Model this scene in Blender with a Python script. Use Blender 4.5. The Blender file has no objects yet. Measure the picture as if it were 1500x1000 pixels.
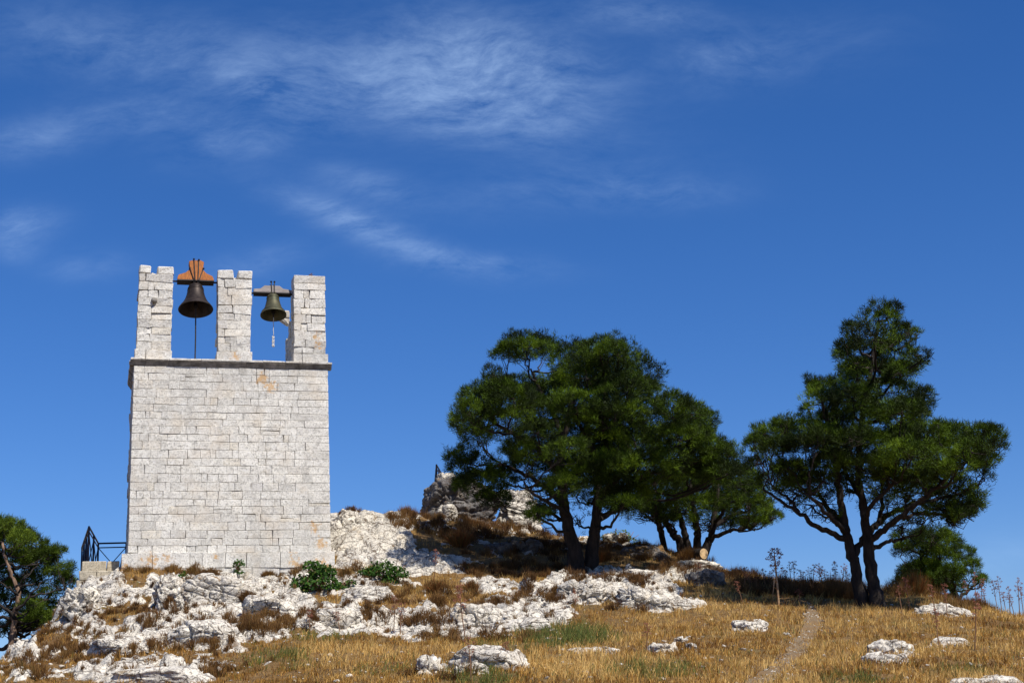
import bpy, bmesh, math, random
import numpy as np
from mathutils import Vector, Matrix

scene = bpy.context.scene
C = scene.collection
rnd = random.Random(7)
RS = np.random.RandomState(11)

# ------------------------------------------------------------------ camera
F_PX, ALPHA, ROLL = 2300.0, math.radians(14.0), -0.0363      # focal length in pixels of a 1500 wide frame, pitch up, roll
_ca, _sa, _cr, _sr = math.cos(ALPHA), math.sin(ALPHA), math.cos(ROLL), math.sin(ROLL)
CF = np.array([0, _ca, _sa]); _U0 = np.array([0, -_sa, _ca]); _R0 = np.array([1.0, 0, 0])
CR = _cr * _R0 + _sr * _U0
CU = -_sr * _R0 + _cr * _U0
cam_data = bpy.data.cameras.new('camera')
cam_data.sensor_width = 36.0
cam_data.lens = 36.0 * F_PX / 1500.0
cam_data.clip_start = 0.1
cam_data.clip_end = 6000.0
cam = bpy.data.objects.new('camera', cam_data)
C.objects.link(cam)
m = Matrix.Identity(4)
for i in range(3):
    m[i][0] = CR[i]; m[i][1] = CU[i]; m[i][2] = -CF[i]
cam.matrix_world = m
scene.camera = cam

# ------------------------------------------------------------------ light, sky, exposure
SUN_EL = math.radians(53.0)
SUN_H = np.array([0.72, -0.70]); SUN_H /= np.linalg.norm(SUN_H)     # towards the sun, on the ground plane
SUN_DIR = np.array([SUN_H[0] * math.cos(SUN_EL), SUN_H[1] * math.cos(SUN_EL), math.sin(SUN_EL)])
sl = bpy.data.lights.new('sun', 'SUN')
sl.energy = 4.7
sl.angle = math.radians(0.53)
sl.color = (1.0, 0.95, 0.87)
so = bpy.data.objects.new('sun', sl)
so.rotation_euler = Vector(-SUN_DIR).to_track_quat('-Z', 'Y').to_euler()
so.location = (20, -20, 40)
C.objects.link(so)
scene.view_settings.view_transform = 'Standard'
scene.view_settings.look = 'None'
scene.view_settings.exposure = 0.36
scene.view_settings.gamma = 1.0
SKY_STRENGTH = 0.057

class NT:
    """small helper for writing node trees"""
    def __init__(s, tree): s.t = tree; s.L = tree.links
    def n(s, typ, **kw):
        nd = s.t.nodes.new(typ)
        ins = kw.pop('ins', {})
        for k, v in kw.items(): setattr(nd, k, v)
        for k, v in ins.items(): s.put(nd.inputs[k], v)
        return nd
    def put(s, sock, v):
        if isinstance(v, bpy.types.NodeSocket): s.L.new(v, sock)
        else: sock.default_value = v
    def math(s, op, a, b=0.0, c=None, clamp=False):
        nd = s.t.nodes.new('ShaderNodeMath'); nd.operation = op; nd.use_clamp = clamp
        s.put(nd.inputs[0], a); s.put(nd.inputs[1], b)
        if c is not None: s.put(nd.inputs[2], c)
        return nd.outputs[0]
    def ramp(s, fac, stops, interp='LINEAR'):
        nd = s.t.nodes.new('ShaderNodeValToRGB'); nd.color_ramp.interpolation = interp
        e = nd.color_ramp.elements
        while len(e) < len(stops): e.new(0.5)
        for el, (p, c) in zip(e, stops):
            el.position = p
            el.color = (c, c, c, 1) if isinstance(c, (int, float)) else (*c, 1)
        s.put(nd.inputs[0], fac)
        return nd.outputs[0]
    def mix(s, fac, a, b, mode='MIX'):
        nd = s.t.nodes.new('ShaderNodeMix'); nd.data_type = 'RGBA'; nd.blend_type = mode
        s.put(nd.inputs[0], fac)
        for sk, v in ((nd.inputs[6], a), (nd.inputs[7], b)):
            s.put(sk, v if isinstance(v, bpy.types.NodeSocket) else (*v, 1) if len(v) == 3 else v)
        return nd.outputs[2]
    def noise(s, vec, scale, detail=4.0, rough=0.55, dist=0.0):
        nd = s.t.nodes.new('ShaderNodeTexNoise')
        nd.inputs['Scale'].default_value = scale; nd.inputs['Detail'].default_value = detail
        nd.inputs['Roughness'].default_value = rough; nd.inputs['Distortion'].default_value = dist
        if vec is not None: s.L.new(vec, nd.inputs['Vector'])
        return nd.outputs[0]
    def vmap(s, vec, scale=(1, 1, 1), loc=(0, 0, 0), rot=(0, 0, 0)):
        nd = s.t.nodes.new('ShaderNodeMapping')
        nd.inputs['Scale'].default_value = scale; nd.inputs['Location'].default_value = loc
        nd.inputs['Rotation'].default_value = rot
        s.L.new(vec, nd.inputs['Vector'])
        return nd.outputs[0]

def P(px, py, Y):
    """point at world distance Y that the photograph shows at pixel (px, py) of 1500 x 1000"""
    d = CF + (px - 750) / F_PX * CR + (500 - py) / F_PX * CU
    return d * (Y / d[1])

def proj(p):
    p = np.asarray(p, float)
    d = p @ CF
    d = np.where(d < 0.5, 0.5, d)
    return 750 + F_PX * (p @ CR) / d, 500 - F_PX * (p @ CU) / d

world = bpy.data.worlds.new('World')
scene.world = world
world.use_nodes = True
wt = NT(world.node_tree)
for nd in list(world.node_tree.nodes): world.node_tree.nodes.remove(nd)
sky = wt.n('ShaderNodeTexSky')
sky.sky_type = 'NISHITA'
sky.sun_disc = False
sky.sun_elevation = SUN_EL
sky.sun_rotation = math.atan2(SUN_H[0], SUN_H[1])
sky.altitude = 700.0
sky.air_density = 1.0
sky.dust_density = 0.3
sky.ozone_density = 3.0
deep = wt.mix(1.0, sky.outputs[0], (0.99, 1.15, 1.58), 'MULTIPLY')      # the deep polarised blue of the photograph
hs = wt.n('ShaderNodeHueSaturation', ins={'Hue': 0.5, 'Saturation': 1.15, 'Value': 1.0, 'Color': deep})
tc = wt.n('ShaderNodeTexCoord')
sep = wt.n('ShaderNodeSeparateXYZ', ins={0: tc.outputs['Generated']})
ymax = wt.math('MAXIMUM', sep.outputs[1], 0.05)
az = wt.math('DIVIDE', sep.outputs[0], ymax)          # tan of azimuth and of elevation: wisps lie in one high layer
el = wt.math('DIVIDE', sep.outputs[2], ymax)
comb = wt.n('ShaderNodeCombineXYZ', ins={0: az, 1: el, 2: 0.0})
v = comb.outputs[0]
warpn = wt.n('ShaderNodeTexNoise', ins={'Scale': 7.0, 'Detail': 4.0, 'Vector': v})
wsub = wt.n('ShaderNodeVectorMath', operation='SUBTRACT', ins={0: warpn.outputs['Color'], 1: (0.5, 0.5, 0.5)})
wmul = wt.n('ShaderNodeVectorMath', operation='SCALE', ins={0: wsub.outputs[0], 'Scale': 0.06})
wadd = wt.n('ShaderNodeVectorMath', operation='ADD', ins={0: v, 1: wmul.outputs[0]})
wv = wadd.outputs[0]
def cloud_blob(px, py, rx, ry, ang, amt):
    c = P(px, py, 1.0); ca, sa = math.cos(ang), math.sin(ang)
    dx = wt.math('SUBTRACT', az, float(c[0])); dy = wt.math('SUBTRACT', el, float(c[2]))
    a = wt.math('ADD', wt.math('MULTIPLY', dx, ca), wt.math('MULTIPLY', dy, sa))
    b = wt.math('SUBTRACT', wt.math('MULTIPLY', dy, ca), wt.math('MULTIPLY', dx, sa))
    a = wt.math('DIVIDE', a, rx / F_PX); b = wt.math('DIVIDE', b, ry / F_PX)
    r2 = wt.math('ADD', wt.math('MULTIPLY', a, a), wt.math('MULTIPLY', b, b))
    return wt.math('MULTIPLY', wt.math('EXPONENT', wt.math('MULTIPLY', r2, -1.0)), amt)
CLOUDS = [(740, 85, 150, 65, -0.35, 1.0), (580, 110, 230, 75, -0.15, 0.8), (690, 165, 170, 45, -0.2, 0.75), (400, 135, 90, 28, -0.3, 0.65),
          (360, 205, 110, 35, 0.15, 0.5), (60, 200, 90, 32, 0.15, 0.55), (25, 330, 55, 26, 0.1, 0.8), (20, 365, 40, 22, -0.3, 0.45), (500, 315, 110, 24, -0.4, 0.7),
          (570, 350, 130, 20, -0.4, 0.55), (690, 385, 110, 20, -0.12, 0.6), (540, 270, 80, 25, -0.3, 0.5), (940, 285, 130, 26, 0.0, 0.42), (1060, 85, 100, 45, 0.1, 0.4), (930, 20, 110, 30, -0.1, 0.55),
          (230, 170, 120, 32, -0.1, 0.4), (130, 390, 60, 22, 0, 0.38), (370, 385, 80, 24, 0.2, 0.35), (1180, 70, 160, 60, 0.15, 0.18), (180, 70, 240, 60, -0.2, 0.5), (1440, 820, 120, 30, 0.2, 0.25), (800, 270, 200, 40, 0.1, 0.25)]
acc = None
for cb in CLOUDS:
    o = cloud_blob(*cb)
    acc = o if acc is None else wt.math('ADD', acc, o)
n1 = wt.noise(wt.vmap(wv, (7, 19, 1), (3.1, 1.2, 0), (0, 0, 0.3)), 1.0, 10, 0.70)
n2 = wt.noise(wt.vmap(wv, (30, 80, 1), (1.1, 0.2, 4), (0, 0, 0.45)), 1.0, 8, 0.68)
wisps = wt.math('ADD', wt.math('MULTIPLY', n1, 0.72), wt.math('MULTIPLY', n2, 0.5))
wisps = wt.ramp(wisps, [(0.46, 0.04), (0.60, 0.40), (0.80, 1.0)])
dens = wt.math('MULTIPLY', acc, wisps)
dens = wt.math('MULTIPLY', wt.math('MINIMUM', dens, 1.0), 0.33)
tint = wt.mix(dens, hs.outputs[0], (9.5, 13.0, 18.0))
bg = wt.n('ShaderNodeBackground', ins={'Color': tint, 'Strength': SKY_STRENGTH})
wo = wt.n('ShaderNodeOutputWorld', ins={0: bg.outputs[0]})

# ------------------------------------------------------------------ numeric noise
_perm = np.arange(256); np.random.RandomState(3).shuffle(_perm); _perm = np.concatenate([_perm, _perm, _perm])
_g3 = np.random.RandomState(5).normal(size=(256, 3)); _g3 /= np.linalg.norm(_g3, axis=1)[:, None]

def noise3(p):
    p = np.asarray(p, float)
    i = np.floor(p).astype(int); f = p - i
    u = f * f * f * (f * (f * 6 - 15) + 10)
    i &= 255
    out = 0
    for dx in (0, 1):
        wx = u[:, 0] if dx else 1 - u[:, 0]
        for dy in (0, 1):
            wy = u[:, 1] if dy else 1 - u[:, 1]
            for dz in (0, 1):
                wz = u[:, 2] if dz else 1 - u[:, 2]
                h = _perm[_perm[_perm[(i[:, 0] + dx) & 255] + ((i[:, 1] + dy) & 255)] + ((i[:, 2] + dz) & 255)]
                g = _g3[h]
                d = g[:, 0] * (f[:, 0] - dx) + g[:, 1] * (f[:, 1] - dy) + g[:, 2] * (f[:, 2] - dz)
                out = out + wx * wy * wz * d
    return out * 1.6

def fbm(p, oct=4, gain=0.5, lac=2.03):
    a, s, tot = 1.0, 0.0, 0.0
    p = np.asarray(p, float).copy()
    for k in range(oct):
        s = s + a * noise3(p + 17.3 * k); tot += a; a *= gain; p *= lac
    return s / tot

def cells(p, seed=1, facet=False):
    """Worley F1 and F2 and a random value per cell"""
    p = np.asarray(p, float); i = np.floor(p).astype(int)
    n = len(p); f1 = np.full(n, 9.0); f2 = np.full(n, 9.0); idv = np.zeros(n); fac = np.zeros(n)
    for dx in (-1, 0, 1):
        for dy in (-1, 0, 1):
            for dz in (-1, 0, 1):
                c = i + np.array([dx, dy, dz])
                h = _perm[(_perm[(_perm[(c[:, 0] + seed * 31) & 255] + c[:, 1]) & 255] + c[:, 2]) & 255]
                q = c + 0.5 + 0.45 * np.stack([_g3[h, 0], _g3[h, 1], _g3[h, 2]], 1) * 1.3
                d = np.sqrt(((p - q) ** 2).sum(1))
                better = d < f1
                f2 = np.where(better, f1, np.minimum(f2, d)); idv = np.where(better, h / 255.0, idv); fac = np.where(better, ((p - q) * _g3[(h * 7 + 13) & 255]).sum(1), fac); f1 = np.where(better, d, f1)
    return (f1, f2, idv, fac) if facet else (f1, f2, idv)

def sstep(a, b, x):
    t = np.clip((x - a) / (b - a), 0, 1)
    return t * t * (3 - 2 * t)

# ------------------------------------------------------------------ mesh helpers
def link(name, me, mat=None, parent=None):
    o = bpy.data.objects.new(name, me)
    C.objects.link(o)
    if mat is not None: me.materials.append(mat)
    if parent is not None: o.parent = parent
    return o

def tag(o, label=None, cat=None, group=None, kind=None):
    if label: o['label'] = label
    if cat: o['category'] = cat
    if group: o['group'] = group
    if kind: o['kind'] = kind
    return o

def empty(name, loc, label, cat, group=None, rz=0.0):
    o = bpy.data.objects.new(name, None)
    o.empty_display_size = 0.2
    C.objects.link(o)
    o.location = tuple(float(x) for x in loc); o.rotation_euler = (0, 0, rz)
    return tag(o, label, cat, group)

def np_mesh(name, verts, faces, nper, smooth=True, attrs=None):
    """mesh from numpy arrays; faces is (n, nper) or a list of such arrays"""
    if not isinstance(faces, list): faces = [faces]
    me = bpy.data.meshes.new(name)
    nf = sum(len(f) for f in faces); nl = sum(f.size for f in faces)
    me.vertices.add(len(verts)); me.loops.add(nl); me.polygons.add(nf)
    me.vertices.foreach_set('co', np.ascontiguousarray(verts, np.float32).ravel())
    me.loops.foreach_set('vertex_index', np.concatenate([f.ravel() for f in faces]).astype(np.int32))
    starts, tot = [], 0
    for f in faces:
        starts.append(tot + np.arange(len(f)) * f.shape[1]); tot += f.size
    me.polygons.foreach_set('loop_start', np.concatenate(starts).astype(np.int32))
    me.update(calc_edges=True)
    if smooth: me.polygons.foreach_set('use_smooth', np.ones(nf, bool))
    for k, (typ, val) in (attrs or {}).items():
        a = me.attributes.new(k, typ, 'POINT')
        a.data.foreach_set('value' if typ == 'FLOAT' else 'color', np.ascontiguousarray(val, np.float32).ravel())
    me.validate()
    return me

class MB:
    """collects convex pieces, tubes and lathes into one mesh, with a value per vertex"""
    def __init__(s): s.v = []; s.f = []; s.t = []
    def add(s, vs, fs, tone=0.5):
        b = len(s.v); s.v += [tuple(map(float, q)) for q in vs]; s.f += [tuple(b + i for i in f) for f in fs]
        s.t += [tone] * len(vs)
    def box(s, lo, hi, tone=0.5):
        (a, b, c), (d, e, f) = lo, hi
        vs = [(a, b, c), (d, b, c), (d, e, c), (a, e, c), (a, b, f), (d, b, f), (d, e, f), (a, e, f)]
        s.add(vs, [(0, 3, 2, 1), (4, 5, 6, 7), (0, 1, 5, 4), (1, 2, 6, 5), (2, 3, 7, 6), (3, 0, 4, 7)], tone)
    def tube(s, pts, rad, sides=8, tone=0.5, cap=True):
        pts = [np.asarray(p, float) for p in pts]; n = len(pts)
        if not hasattr(rad, '__len__'): rad = [rad] * n
        b = len(s.v); ref = None
        for k in range(n):
            t = pts[min(k + 1, n - 1)] - pts[max(k - 1, 0)]; t = t / (np.linalg.norm(t) + 1e-9)
            if ref is None: ref = np.array([0, 0, 1.0]) if abs(t[2]) < 0.9 else np.array([1.0, 0, 0])
            u = np.cross(t, ref); u /= np.linalg.norm(u) + 1e-9; w = np.cross(u, t); ref = w
            for q in range(sides):
                a = 2 * math.pi * q / sides
                s.v.append(tuple(pts[k] + rad[k] * (math.cos(a) * u + math.sin(a) * w))); s.t.append(tone)
        for k in range(n - 1):
            for q in range(sides):
                q2 = (q + 1) % sides
                s.f.append((b + k * sides + q, b + k * sides + q2, b + (k + 1) * sides + q2, b + (k + 1) * sides + q))
        if cap:
            s.f.append(tuple(b + q for q in reversed(range(sides)))); s.f.append(tuple(b + (n - 1) * sides + q for q in range(sides)))
    def lathe(s, prof, sides=32, origin=(0, 0, 0), tone=0.5):
        b = len(s.v); o = origin
        for r, z in prof:
            for q in range(sides):
                a = 2 * math.pi * q / sides
                s.v.append((o[0] + r * math.cos(a), o[1] + r * math.sin(a), o[2] + z)); s.t.append(tone)
        for k in range(len(prof) - 1):
            for q in range(sides):
                q2 = (q + 1) % sides
                s.f.append((b + k * sides + q, b + k * sides + q2, b + (k + 1) * sides + q2, b + (k + 1) * sides + q))
    def prism(s, outline, y0, y1, tone=0.5):
        """outline in x, z; extruded along y"""
        n = len(outline)
        vs = [(x, y0, z) for x, z in outline] + [(x, y1, z) for x, z in outline]
        fs = [tuple(range(n)), tuple(n + i for i in reversed(range(n)))]
        fs += [(i, n + i, n + (i + 1) % n, (i + 1) % n) for i in range(n)]
        s.add(vs, fs, tone)
    def build(s, name, mat, parent=None, smooth=False, angle=None):
        me = bpy.data.meshes.new(name)
        me.from_pydata(s.v, [], s.f); me.update()
        a = me.attributes.new('tone', 'FLOAT', 'POINT'); a.data.foreach_set('value', np.array(s.t, np.float32))
        bm = bmesh.new(); bm.from_mesh(me); bmesh.ops.recalc_face_normals(bm, faces=bm.faces)
        if smooth:
            for f in bm.faces: f.smooth = True
            if angle:
                for e in bm.edges:
                    if len(e.link_faces) == 2 and e.calc_face_angle(0) > angle: e.smooth = False
        bm.to_mesh(me); bm.free()
        return link(name, me, mat, parent)

def smooth_path(pts, rad, sub=4, wob=0.0, rs=None):
    """Catmull-Rom through points (and radii)"""
    pts = [np.asarray(p, float) for p in pts]; n = len(pts); out, ro = [], []
    for i in range(n - 1):
        p0, p1, p2, p3 = pts[max(i - 1, 0)], pts[i], pts[i + 1], pts[min(i + 2, n - 1)]
        for k in range(sub):
            t = k / sub
            q = 0.5 * (2 * p1 + (p2 - p0) * t + (2 * p0 - 5 * p1 + 4 * p2 - p3) * t * t + (3 * p1 - p0 - 3 * p2 + p3) * t ** 3)
            if wob and (i or k): q = q + rs.normal(size=3) * wob
            out.append(q); ro.append(rad[i] * (1 - t) + rad[i + 1] * t)
    out.append(pts[-1]); ro.append(rad[-1])
    return out, ro

# ------------------------------------------------------------------ materials
def new_mat(name):
    mt = bpy.data.materials.new(name); mt.use_nodes = True
    for nd in list(mt.node_tree.nodes): mt.node_tree.nodes.remove(nd)
    return mt, NT(mt.node_tree)

def finish(mt, t, col, rough=0.9, bump=None, bstr=0.3, bdist=0.02, metal=0.0, spec=0.25):
    b = t.n('ShaderNodeBsdfPrincipled')
    t.put(b.inputs['Base Color'], col if isinstance(col, bpy.types.NodeSocket) else (*col, 1))
    t.put(b.inputs['Roughness'], rough); b.inputs['Metallic'].default_value = metal
    b.inputs['Specular IOR Level'].default_value = spec
    if bump is not None:
        bn = t.n('ShaderNodeBump', ins={'Strength': bstr, 'Distance': bdist, 'Height': bump})
        t.L.new(bn.outputs[0], b.inputs['Normal'])
    o = t.n('ShaderNodeOutputMaterial'); t.L.new(b.outputs[0], o.inputs[0])
    return mt

def attr(t, name): return t.n('ShaderNodeAttribute', attribute_name=name)

def limestone(t, vec, white=(0.74, 0.68, 0.57), grey=(0.45, 0.415, 0.36), dark=(0.10, 0.085, 0.075)):
    """weathered pale limestone: grey lichen clouds, black specks, faint ochre and rust spots"""
    big = t.noise(vec, 0.9, 6, 0.6, 0.4)
    mid = t.noise(vec, 5.0, 6, 0.65, 0.3)
    fine = t.noise(vec, 23.0, 5, 0.7)
    c = t.mix(t.ramp(big, [(0.42, 0.0), (0.68, 0.6)]), white, grey)
    c = t.mix(t.ramp(mid, [(0.47, 0.0), (0.62, 0.75)]), c, grey)
    c = t.mix(t.ramp(fine, [(0.52, 0.0), (0.64, 0.9)]), c, dark)
    wrp = t.n('ShaderNodeTexNoise', ins={'Scale': 3.0, 'Detail': 5.0, 'Vector': vec}).outputs['Color']
    wsc = t.n('ShaderNodeVectorMath', operation='SCALE', ins={0: wrp, 'Scale': 0.55}).outputs[0]
    wvec = t.n('ShaderNodeVectorMath', operation='ADD', ins={0: t.vmap(vec, (1, 1, 1.7)), 1: wsc}).outputs[0]
    vor = t.n('ShaderNodeTexVoronoi', feature='DISTANCE_TO_EDGE', ins={'Scale': 2.6, 'Vector': wvec}).outputs['Distance']
    vor2 = t.n('ShaderNodeTexVoronoi', feature='DISTANCE_TO_EDGE', ins={'Scale': 7.0, 'Vector': wvec}).outputs['Distance']
    gate = t.ramp(t.noise(t.vmap(vec, (1, 1, 1), (2, 8, 5)), 1.6, 3, 0.6), [(0.42, 0.0), (0.55, 1.0)])
    crack = t.math('MAXIMUM', t.ramp(vor, [(0.012, 1.0), (0.05, 0.0)]), t.math('MULTIPLY', t.ramp(vor2, [(0.012, 0.65), (0.055, 0.0)]), gate))
    c = t.mix(t.math('MULTIPLY', crack, t.ramp(mid, [(0.38, 0.1), (0.56, 0.9)])), c, (0.115, 0.075, 0.045))
    och = t.math('MULTIPLY', t.ramp(t.noise(t.vmap(vec, (1, 1, 1), (7, 3, 9)), 2.2, 4, 0.6), [(0.54, 0.0), (0.7, 1.0)]), t.ramp(mid, [(0.4, 0.3), (0.6, 1.0)]))
    c = t.mix(t.math('MULTIPLY', och, 0.5), c, (0.52, 0.40, 0.25))
    hgt = t.math('SUBTRACT', t.math('ADD', t.math('MULTIPLY', mid, 0.7), t.math('MULTIPLY', fine, 0.5)), t.math('MULTIPLY', crack, 0.6))
    return c, hgt, mid, fine

def mat_rock(name, **kw):
    mt, t = new_mat(name)
    g = t.n('ShaderNodeNewGeometry').outputs['Position']
    c, h, mid, fine = limestone(t, g, **kw)
    soil = t.mix(t.noise(g, 6.0, 4), (0.13, 0.068, 0.028), (0.27, 0.165, 0.065))
    sm = attr(t, 'soil').outputs['Fac']
    pm = t.math('ADD', sm, t.math('MULTIPLY', t.math('SUBTRACT', t.noise(g, 7.0, 5, 0.65), 0.5), 1.6))
    c = t.mix(t.ramp(pm, [(0.52, 0.0), (0.60, 1.0)]), c, soil)
    return finish(mt, t, c, 0.92, h, 0.8, 0.05)

M_ROCK = mat_rock('pale_limestone')
M_ROCKG = mat_rock('shade_tinted_grey_limestone', white=(0.21, 0.195, 0.18), grey=(0.11, 0.10, 0.095), dark=(0.04, 0.036, 0.032))  # grey stone whose colour also carries the shade around the big pine

def mat_terrain():
    mt, t = new_mat('hill_ground')
    g = t.n('ShaderNodeNewGeometry').outputs['Position']
    c, h, mid, fine = limestone(t, g)
    n1 = t.noise(g, 0.45, 5, 0.6); n2 = t.noise(g, 9.0, 5, 0.7); n3 = t.noise(g, 2.0, 4, 0.6)
    s = t.mix(t.ramp(n2, [(0.3, 0.0), (0.7, 1.0)]), (0.075, 0.04, 0.016), (0.27, 0.165, 0.06))
    s = t.mix(t.ramp(n3, [(0.45, 0.0), (0.65, 0.8)]), s, (0.24, 0.14, 0.05))
    s = t.mix(t.ramp(n1, [(0.52, 0.0), (0.7, 0.35)]), s, (0.13, 0.13, 0.04))
    r = attr(t, 'rock').outputs['Fac']
    pm = t.math('ADD', r, t.math('MULTIPLY', t.math('SUBTRACT', t.noise(g, 8.0, 6, 0.7), 0.5), 1.1))
    c = t.mix(t.ramp(pm, [(0.42, 0.0), (0.56, 1.0)]), s, c)
    return finish(mt, t, c, 0.95, t.math('ADD', h, n2), 0.8, 0.05)
M_TERRAIN = mat_terrain()

def mat_masonry(name, lichen=(), white=(0.80, 0.765, 0.68), cast=(1, 1, 1)):
    mt, t = new_mat(name)
    tcn = t.n('ShaderNodeTexCoord'); v = tcn.outputs['Object']
    tone = attr(t, 'tone').outputs['Fac']
    # every stone has a lighter or darker, warmer or cooler cast of its own
    c = t.ramp(tone, [(0.0, (0.63, 0.60, 0.53)), (0.12, (0.68, 0.65, 0.58)), (0.45, (0.75, 0.715, 0.635)), (0.75, white), (0.9, (0.76, 0.69, 0.56)), (1.0, (0.69, 0.66, 0.605))])
    big = t.noise(v, 0.55, 5, 0.65, 0.5); mid = t.noise(v, 4.0, 7, 0.7, 0.4); fine = t.noise(v, 26.0, 5, 0.7)
    c = t.mix(t.ramp(big, [(0.46, 0.0), (0.70, 0.7)]), c, (0.46, 0.44, 0.395))
    c = t.mix(t.ramp(mid, [(0.48, 0.0), (0.66, 0.6)]), c, (0.42, 0.395, 0.35))
    spk = t.noise(v, 13.0, 4, 0.75, 0.6)
    c = t.mix(t.ramp(spk, [(0.50, 0.0), (0.62, 0.42)]), c, (0.35, 0.335, 0.30))
    c = t.mix(t.ramp(spk, [(0.36, 0.5), (0.46, 0.0)]), c, (0.76, 0.745, 0.71))
    c = t.mix(t.ramp(fine, [(0.52, 0.0), (0.66, 0.7)]), c, (0.20, 0.185, 0.165))
    pits = t.noise(t.vmap(v, (1, 1, 1.3)), 48.0, 3, 0.6)
    c = t.mix(t.ramp(pits, [(0.60, 0.0), (0.70, 0.7)]), c, (0.14, 0.12, 0.10))
    warm = t.noise(t.vmap(v, (1, 1, 1), (5, 2, 8)), 1.8, 4, 0.6)
    c = t.mix(t.math('MULTIPLY', t.ramp(warm, [(0.5, 0.0), (0.7, 1.0)]), 0.4), c, (0.60, 0.50, 0.37))
    acc = None
    for (x, y, z, r) in lichen:
        d = t.n('ShaderNodeVectorMath', operation='DISTANCE', ins={0: v, 1: (x, y, z)}).outputs['Value']
        o = t.math('SUBTRACT', 1.0, t.math('DIVIDE', d, r), clamp=True)
        acc = o if acc is None else t.math('MAXIMUM', acc, o)
    if acc is not None:
        k = t.math('ADD', t.math('MULTIPLY', acc, 0.9), t.math('MULTIPLY', t.math('SUBTRACT', t.noise(v, 11.0, 5, 0.7), 0.5), 2.6))
        c = t.mix(t.math('MULTIPLY', t.ramp(k, [(0.52, 0.0), (0.80, 1.0)]), t.ramp(acc, [(0, 0.0), (0.25, 0.8)])), c, (0.56, 0.33, 0.13))
    c = t.mix(1.0, c, cast, 'MULTIPLY')
    hgt = t.math('ADD', t.math('MULTIPLY', mid, 0.6), t.math('ADD', t.math('MULTIPLY', fine, 0.45), t.math('MULTIPLY', pits, -0.35)))
    return finish(mt, t, c, 0.9, hgt, 0.85, 0.035)

def mat_simple(name, c1, c2, scale=8.0, rough=0.7, metal=0.0, stretch=(1, 1, 1), bstr=0.3, bdist=0.01, spec=0.3):
    mt, t = new_mat(name)
    v = t.vmap(t.n('ShaderNodeTexCoord').outputs['Object'], stretch)
    n = t.noise(v, scale, 6, 0.65)
    c = t.mix(t.ramp(n, [(0.35, 0.0), (0.65, 1.0)]), c1, c2)
    return finish(mt, t, c, rough, n, bstr, bdist, metal, spec)

M_MORTAR = mat_simple('old_mortar', (0.27, 0.245, 0.21), (0.45, 0.41, 0.36), 12)
M_CORNICE = mat_simple('shade_darkened_cornice_stone', (0.10, 0.09, 0.075), (0.34, 0.31, 0.265), 5, 0.9, bstr=0.6, bdist=0.03)  # shadow of the undercut moulding put into its colour; the knob shares it
M_BRONZE = mat_simple('dark_bronze', (0.022, 0.017, 0.015), (0.058, 0.044, 0.037), 5, 0.5, 0.55, bstr=0.15)
M_BRONZEG = mat_simple('green_patina_bronze', (0.045, 0.05, 0.03), (0.11, 0.098, 0.055), 5, 0.55, 0.45, bstr=0.15)
M_WOODO = mat_simple('orange_stained_wood', (0.17, 0.046, 0.006), (0.44, 0.14, 0.014), 9, 0.65, stretch=(9, 6, 1.2))
M_WOODG = mat_simple('weathered_grey_wood', (0.17, 0.145, 0.13), (0.33, 0.29, 0.265), 6, 0.85, stretch=(1, 7, 12))
M_IRON = mat_simple('black_iron', (0.012, 0.012, 0.014), (0.035, 0.03, 0.028), 9, 0.55, 0.5)
M_IRONB = mat_simple('blue_black_painted_iron', (0.010, 0.012, 0.028), (0.022, 0.022, 0.045), 9, 0.45, 0.2)
M_ROPE = mat_simple('pale_rope', (0.42, 0.40, 0.37), (0.62, 0.60, 0.56), 30, 0.9)
M_ROPED = mat_simple('dark_rope', (0.02, 0.018, 0.016), (0.05, 0.045, 0.04), 30, 0.9)
M_BARK = mat_simple('pine_bark', (0.012, 0.009, 0.007), (0.042, 0.031, 0.024), 6, 0.95, stretch=(2, 2, 0.6), bstr=1.0, bdist=0.05)
M_BARKR = mat_simple('reddish_pine_bark', (0.10, 0.060, 0.036), (0.25, 0.165, 0.11), 6, 0.95, stretch=(2, 2, 0.6), bstr=1.0, bdist=0.04)
M_CUT = mat_simple('fresh_cut_wood', (0.52, 0.34, 0.16), (0.66, 0.47, 0.26), 8, 0.85)
M_STALK = mat_simple('dry_brown_stalk', (0.13, 0.065, 0.035), (0.26, 0.14, 0.075), 9, 0.9)
M_STALKP = mat_simple('dry_pale_stalk', (0.30, 0.17, 0.085), (0.50, 0.33, 0.17), 9, 0.9)
M_UMBEL = mat_simple('rusty_seed_head', (0.17, 0.058, 0.038), (0.37, 0.155, 0.095), 14, 0.95)

def mat_leaf(name, stops, trans=0.3, rough=0.6):
    """tone attribute picks the leaf colour, a little light passes through"""
    mt, t = new_mat(name)
    tone = attr(t, 'tone').outputs['Fac']
    c = t.ramp(tone, stops)
    d = t.n('ShaderNodeBsdfPrincipled'); t.L.new(c, d.inputs['Base Color']); d.inputs['Roughness'].default_value = rough
    d.inputs['Specular IOR Level'].default_value = 0.12
    tr = t.n('ShaderNodeBsdfTranslucent'); t.L.new(c, tr.inputs[0])
    mx = t.n('ShaderNodeMixShader', ins={0: trans}); t.L.new(d.outputs[0], mx.inputs[1]); t.L.new(tr.outputs[0], mx.inputs[2])
    o = t.n('ShaderNodeOutputMaterial'); t.L.new(mx.outputs[0], o.inputs[0])
    return mt
M_NEEDLE = mat_leaf('pine_needles', [(0.0, (0.012, 0.019, 0.005)), (0.35, (0.029, 0.047, 0.005)), (0.62, (0.070, 0.118, 0.006)), (1.0, (0.150, 0.220, 0.010))], 0.2)
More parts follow.
